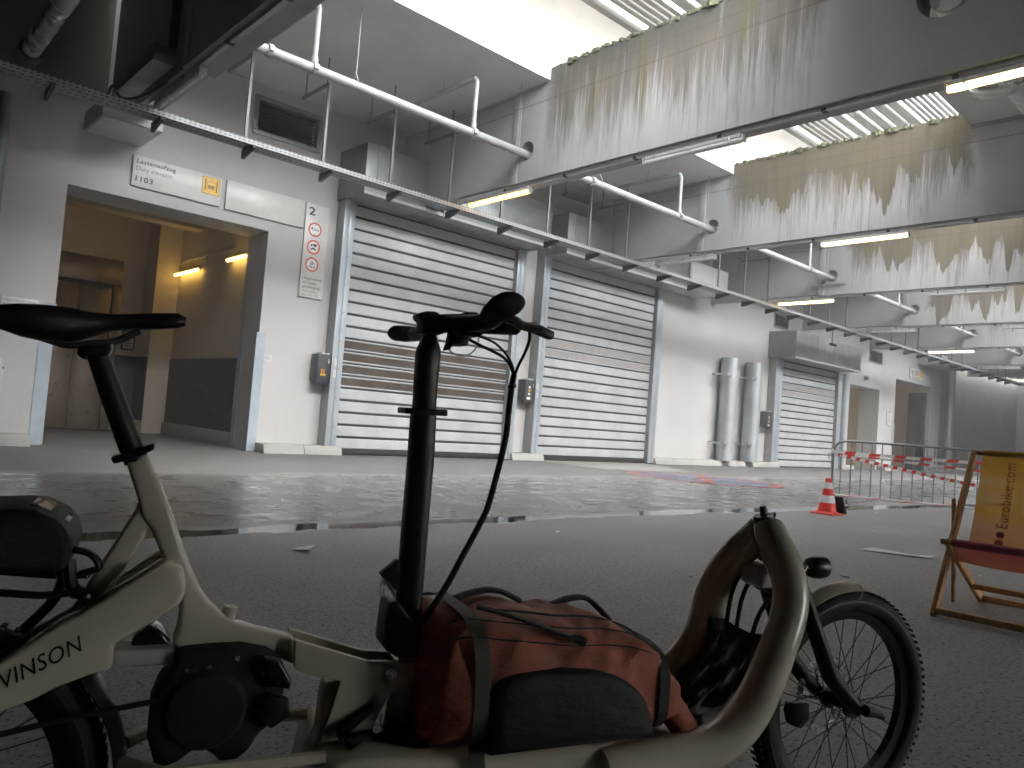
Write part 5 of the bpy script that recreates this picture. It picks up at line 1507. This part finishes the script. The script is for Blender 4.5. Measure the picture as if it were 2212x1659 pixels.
# rear carrier
cr2 = MB().tube(smooth_path([(-2.12, -.07, .655), (-1.904, -.07, .631), (-1.831, -.07, .623), (-1.792, -.07, .62), (-1.743, -.07, .625)], 3), .006, 8).build("carrier_rail", 'black', bk, smooth=True)
MB().tube(smooth_path([(-2.12, .07, .655), (-1.904, .07, .631), (-1.792, .07, .62), (-1.743, .05, .625)], 3), .006, 8).build("carrier_rail", 'black', bk, smooth=True)
for x_ in (-2.08, -1.98, -1.88):
    MB().tube([(x_, -.07, .64), (x_, .07, .64)], .005, 6).build("carrier_bar", 'black', cr2)
MB().tube(smooth_path([(-1.801, .05, .646), (-1.784, .05, .628), (-1.784, .05, .606), (-1.8, .06, .57), (-1.86, .07, .5)], 3), .009, 8).build("carrier_strut", 'black', cr2, smooth=True)
MB().tube(smooth_path([(-1.766, -.05, .67), (-1.759, -.05, .631), (-1.744, -.03, .612)], 3), .01, 8).build("carrier_clip", 'black', cr2, smooth=True)
MB().tube([(-1.76, -.03, .61), (-1.735, -.02, .605)], .006, 8).build("carrier_bolt", 'chrome', cr2)

# things lying on the bicycle (all turned like it)
RZ = math.atan2(-.318, .948)
def on_bike(name, lab, cat, bx, by, bz):
    c_, s_ = math.cos(RZ), math.sin(RZ)
    o = thing(name, (BL[0] + bx * c_ - by * s_, BL[1] + bx * s_ + by * c_, bz), lab, cat, None, RZ, True)
    o['_o'] = [bx, by, bz]
    return o
rb = on_bike("carrier_bag", "black hard-edged bag on the rear carrier of the bicycle", "bag", -1.9, 0, .655)
pp([(-2.15, .745), (-1.909, .752), (-1.846, .756), (-1.817, .755), (-1.788, .741), (-1.775, .73), (-1.765, .716), (-1.761, .694), (-1.765, .669), (-1.766, .657), (-2.15, .657)], .09, "body", 'bagblack', rb, bevel=.012)
pp([(-1.83, .757), (-1.816, .757), (-1.772, .729), (-1.776, .725)], .05, "lid_edge", 'film', rb, bevel=.002)
MB().tube(smooth_path([(-1.766, -.05, .688), (-1.74, -.05, .682), (-1.725, -.05, .667), (-1.726, -.05, .656), (-1.75, -.05, .648)], 4), .006, 8).build("handle", 'black', rb, smooth=True)

ob_ = on_bike("duffel_bag", "orange-brown duffel bag with dark side pocket strapped in the cargo bay", "bag", -.9, 0, .33)
top = [(-1.165, .45, .06), (-1.158, .52, .11), (-1.14, .556, .14), (-1.10, .572, .155), (-1.037, .569, .16), (-.958, .562, .162), (-.883, .553, .162), (-.805, .548, .16), (-.73, .53, .156), (-.678, .503, .15), (-.632, .474, .14), (-.605, .43, .12), (-.592, .37, .09)]
tp = smooth_path([Vector(q) for q in top], 5)
rings = []
for i, (x, zt, hw) in enumerate(tp):
    zb = .325
    ring = []
    for q in range(48):
        a = q * 2 * math.pi / 48
        e = .58
        yy_ = hw * math.copysign(abs(math.cos(a)) ** e, math.cos(a))
        zz = (zt + zb) / 2 + (zt - zb) / 2 * math.copysign(abs(math.sin(a)) ** e, math.sin(a))
        fold = .0025 * math.sin(x * 70 + a * 5 + 2 * math.sin(x * 23)) + .003 * math.sin(x * 38 - a * 4) + .001 * math.sin(x * 140 + a * 11)
        ends = min(1, min(i, len(tp) - 1 - i) / 6)
        sag = -.012 * math.exp(-((x + 1.07) / .03) ** 2) * (1 if zz > .36 else 0)
        k2 = fold * (.4 + .6 * ends)
        ring.append((x + k2 * .6, yy_ + k2 * math.cos(a) * 1.4, zz + (k2 * 1.3 + sag if zz > .36 else 0)))
    rings.append(ring)
bd = MB().loft(rings)
bo = bd.build("body", 'orange', ob_, smooth=True, angle=80)
md = bo.modifiers.new("s", 'SUBSURF'); md.levels = 1; md.render_levels = 1
pk = smooth_path([(q[0], 0, q[1]) for q in [(-1.058, .335), (-1.062, .43), (-1.05, .462), (-1.01, .480), (-.919, .484), (-.83, .475), (-.765, .45), (-.715, .405), (-.69, .335)]], 4)
pk = [(q.x, q.z) for q in pk]
pr1 = MB()
cent = (-.9, .41)
rws = []
for f_, dy in ((1.0, -.150), (.97, -.168), (.8, -.176), (.4, -.18), (.02, -.18)):
    rws.append([(cent[0] + (p[0] - cent[0]) * f_, dy, cent[1] + (p[1] - cent[1]) * f_) for p in pk])
pr1.loft(rws).build("side_pocket", 'bagblack', ob_, smooth=True, angle=70)
def strap_(pts, w_, mt, name, parent):
    rows_ = [[], []]
    sp3 = smooth_path(pts, 5)
    for i, p in enumerate(sp3):
        d_ = (sp3[min(i + 1, len(sp3) - 1)] - sp3[max(i - 1, 0)]).normalized()
        nn_ = Vector((0, -1, .02)) if p.y < -.15 else Vector((0, -.3, .95))
        s_ = d_.cross(nn_).normalized() * w_ / 2
        rows_[0].append(p + s_); rows_[1].append(p - s_)
    o = MB().grid(rows_).build(name, mt, parent, smooth=True, angle=80)
    m_ = o.modifiers.new("t", 'SOLIDIFY'); m_.thickness = .002
    return o
def bag_pt(x, deg, out=.004):
    """a point on the bag's skin: x along it, angle round it (90 top, 180 viewer's side)"""
    for q in range(len(tp) - 1):
        if tp[q].x <= x <= tp[q + 1].x:
            break
    f_ = (x - tp[q].x) / max(1e-6, tp[q + 1].x - tp[q].x)
    zt_, hw_ = tp[q].y + (tp[q + 1].y - tp[q].y) * f_, tp[q].z + (tp[q + 1].z - tp[q].z) * f_
    a_ = R(deg)
    cs, sn = math.cos(a_), math.sin(a_)
    return Vector((x, (hw_ + out) * math.copysign(abs(cs) ** .58, cs), (zt_ + .325) / 2 + ((zt_ - .325) / 2 + out) * math.copysign(abs(sn) ** .58, sn)))
def band(pts, w_, mt, name):
    rows_ = [[p + Vector((-w_ / 2, 0, 0)) for p in pts], [p + Vector((w_ / 2, 0, 0)) for p in pts]]
    o_ = MB().grid(rows_).build(name, mt, ob_)
    m_ = o_.modifiers.new("t", 'SOLIDIFY'); m_.thickness = .0018
    return o_
def lerp(a_, b_, f_): return a_ + (b_ - a_) * f_
band([bag_pt(lerp(-1.098, -1.07, q / 40), lerp(50, 222, q / 40), .006) for q in range(41)] + [Vector((-1.074, -.165, .30)), Vector((-1.08, -.168, .2))], .030, 'strap', "strap")
band([bag_pt(-.665, lerp(60, 225, q / 30), .005) for q in range(31)], .024, 'bagblack', "strap")
for dg in (118, 142):
    MB().tube([bag_pt(-1.13 + .48 * q / 40, dg + 6 * math.sin(q / 40 * 3.1), .0055) for q in range(41)], .0014, 6).build("seam", 'bagblack', ob_, smooth=True)
MB().tube([bag_pt(-1.04 + .36 * q / 24, 100 + 2 * q / 24, .005) for q in range(25)], .0025, 6).build("zip", 'bagblack', ob_, smooth=True)
strap_([(-1.062, -.07, .582), (-1.03, -.09, .577), (-.976, -.118, .565), (-.921, -.140, .548), (-.862, -.158, .528)], .016, 'bagblack', "buckle_strap", ob_)
for pts in ([(-1.06, .06, .565), (-1.02, .06, .577), (-.985, .06, .582), (-.95, .06, .576), (-.91, .06, .558)], [(-.83, .06, .545), (-.78, .06, .560), (-.735, .06, .555), (-.68, .06, .51)]):
    MB().tube(smooth_path(pts, 5), .006, 10, squash=(1, 2.6)).build("carry_handle", 'bagblack', ob_, smooth=True)
MB().tube([(-.655, -.11, .425), (-.64, -.105, .40), (-.595, -.10, .346), (-.548, -.10, .288), (-.54, -.10, .28)], [.02, .03, .031, .031, .024], 16).build("rolled_end", 'orange', ob_, smooth=True)
MB().box(-.623, -.612, -.11, -.10, .385, .415).build("buckle", 'chrome', ob_)

# thin haze volume added to lift the shadows, standing in for lens veil
hz = MB().box(-15, 63, -15, 31, -1, 13.4).mesh("haze", 'rubber')
hz.materials.clear()
hm = bpy.data.materials.new("veil_haze"); hm.use_nodes = True
hm.node_tree.nodes.remove(hm.node_tree.nodes["Principled BSDF"])
pv = hm.node_tree.nodes.new("ShaderNodeVolumePrincipled")
pv.inputs["Color"].default_value = (.93, .95, 1.0, 1)
pv.inputs["Density"].default_value = HAZE
hm.node_tree.links.new(pv.outputs[0], hm.node_tree.nodes["Material Output"].inputs["Volume"])
hz.materials.append(hm)
ho = link("haze", hz)
ho['kind'] = 'stuff'

# tidy the helper property away
for o in bpy.data.objects:
    if '_o' in o:
        del o['_o']
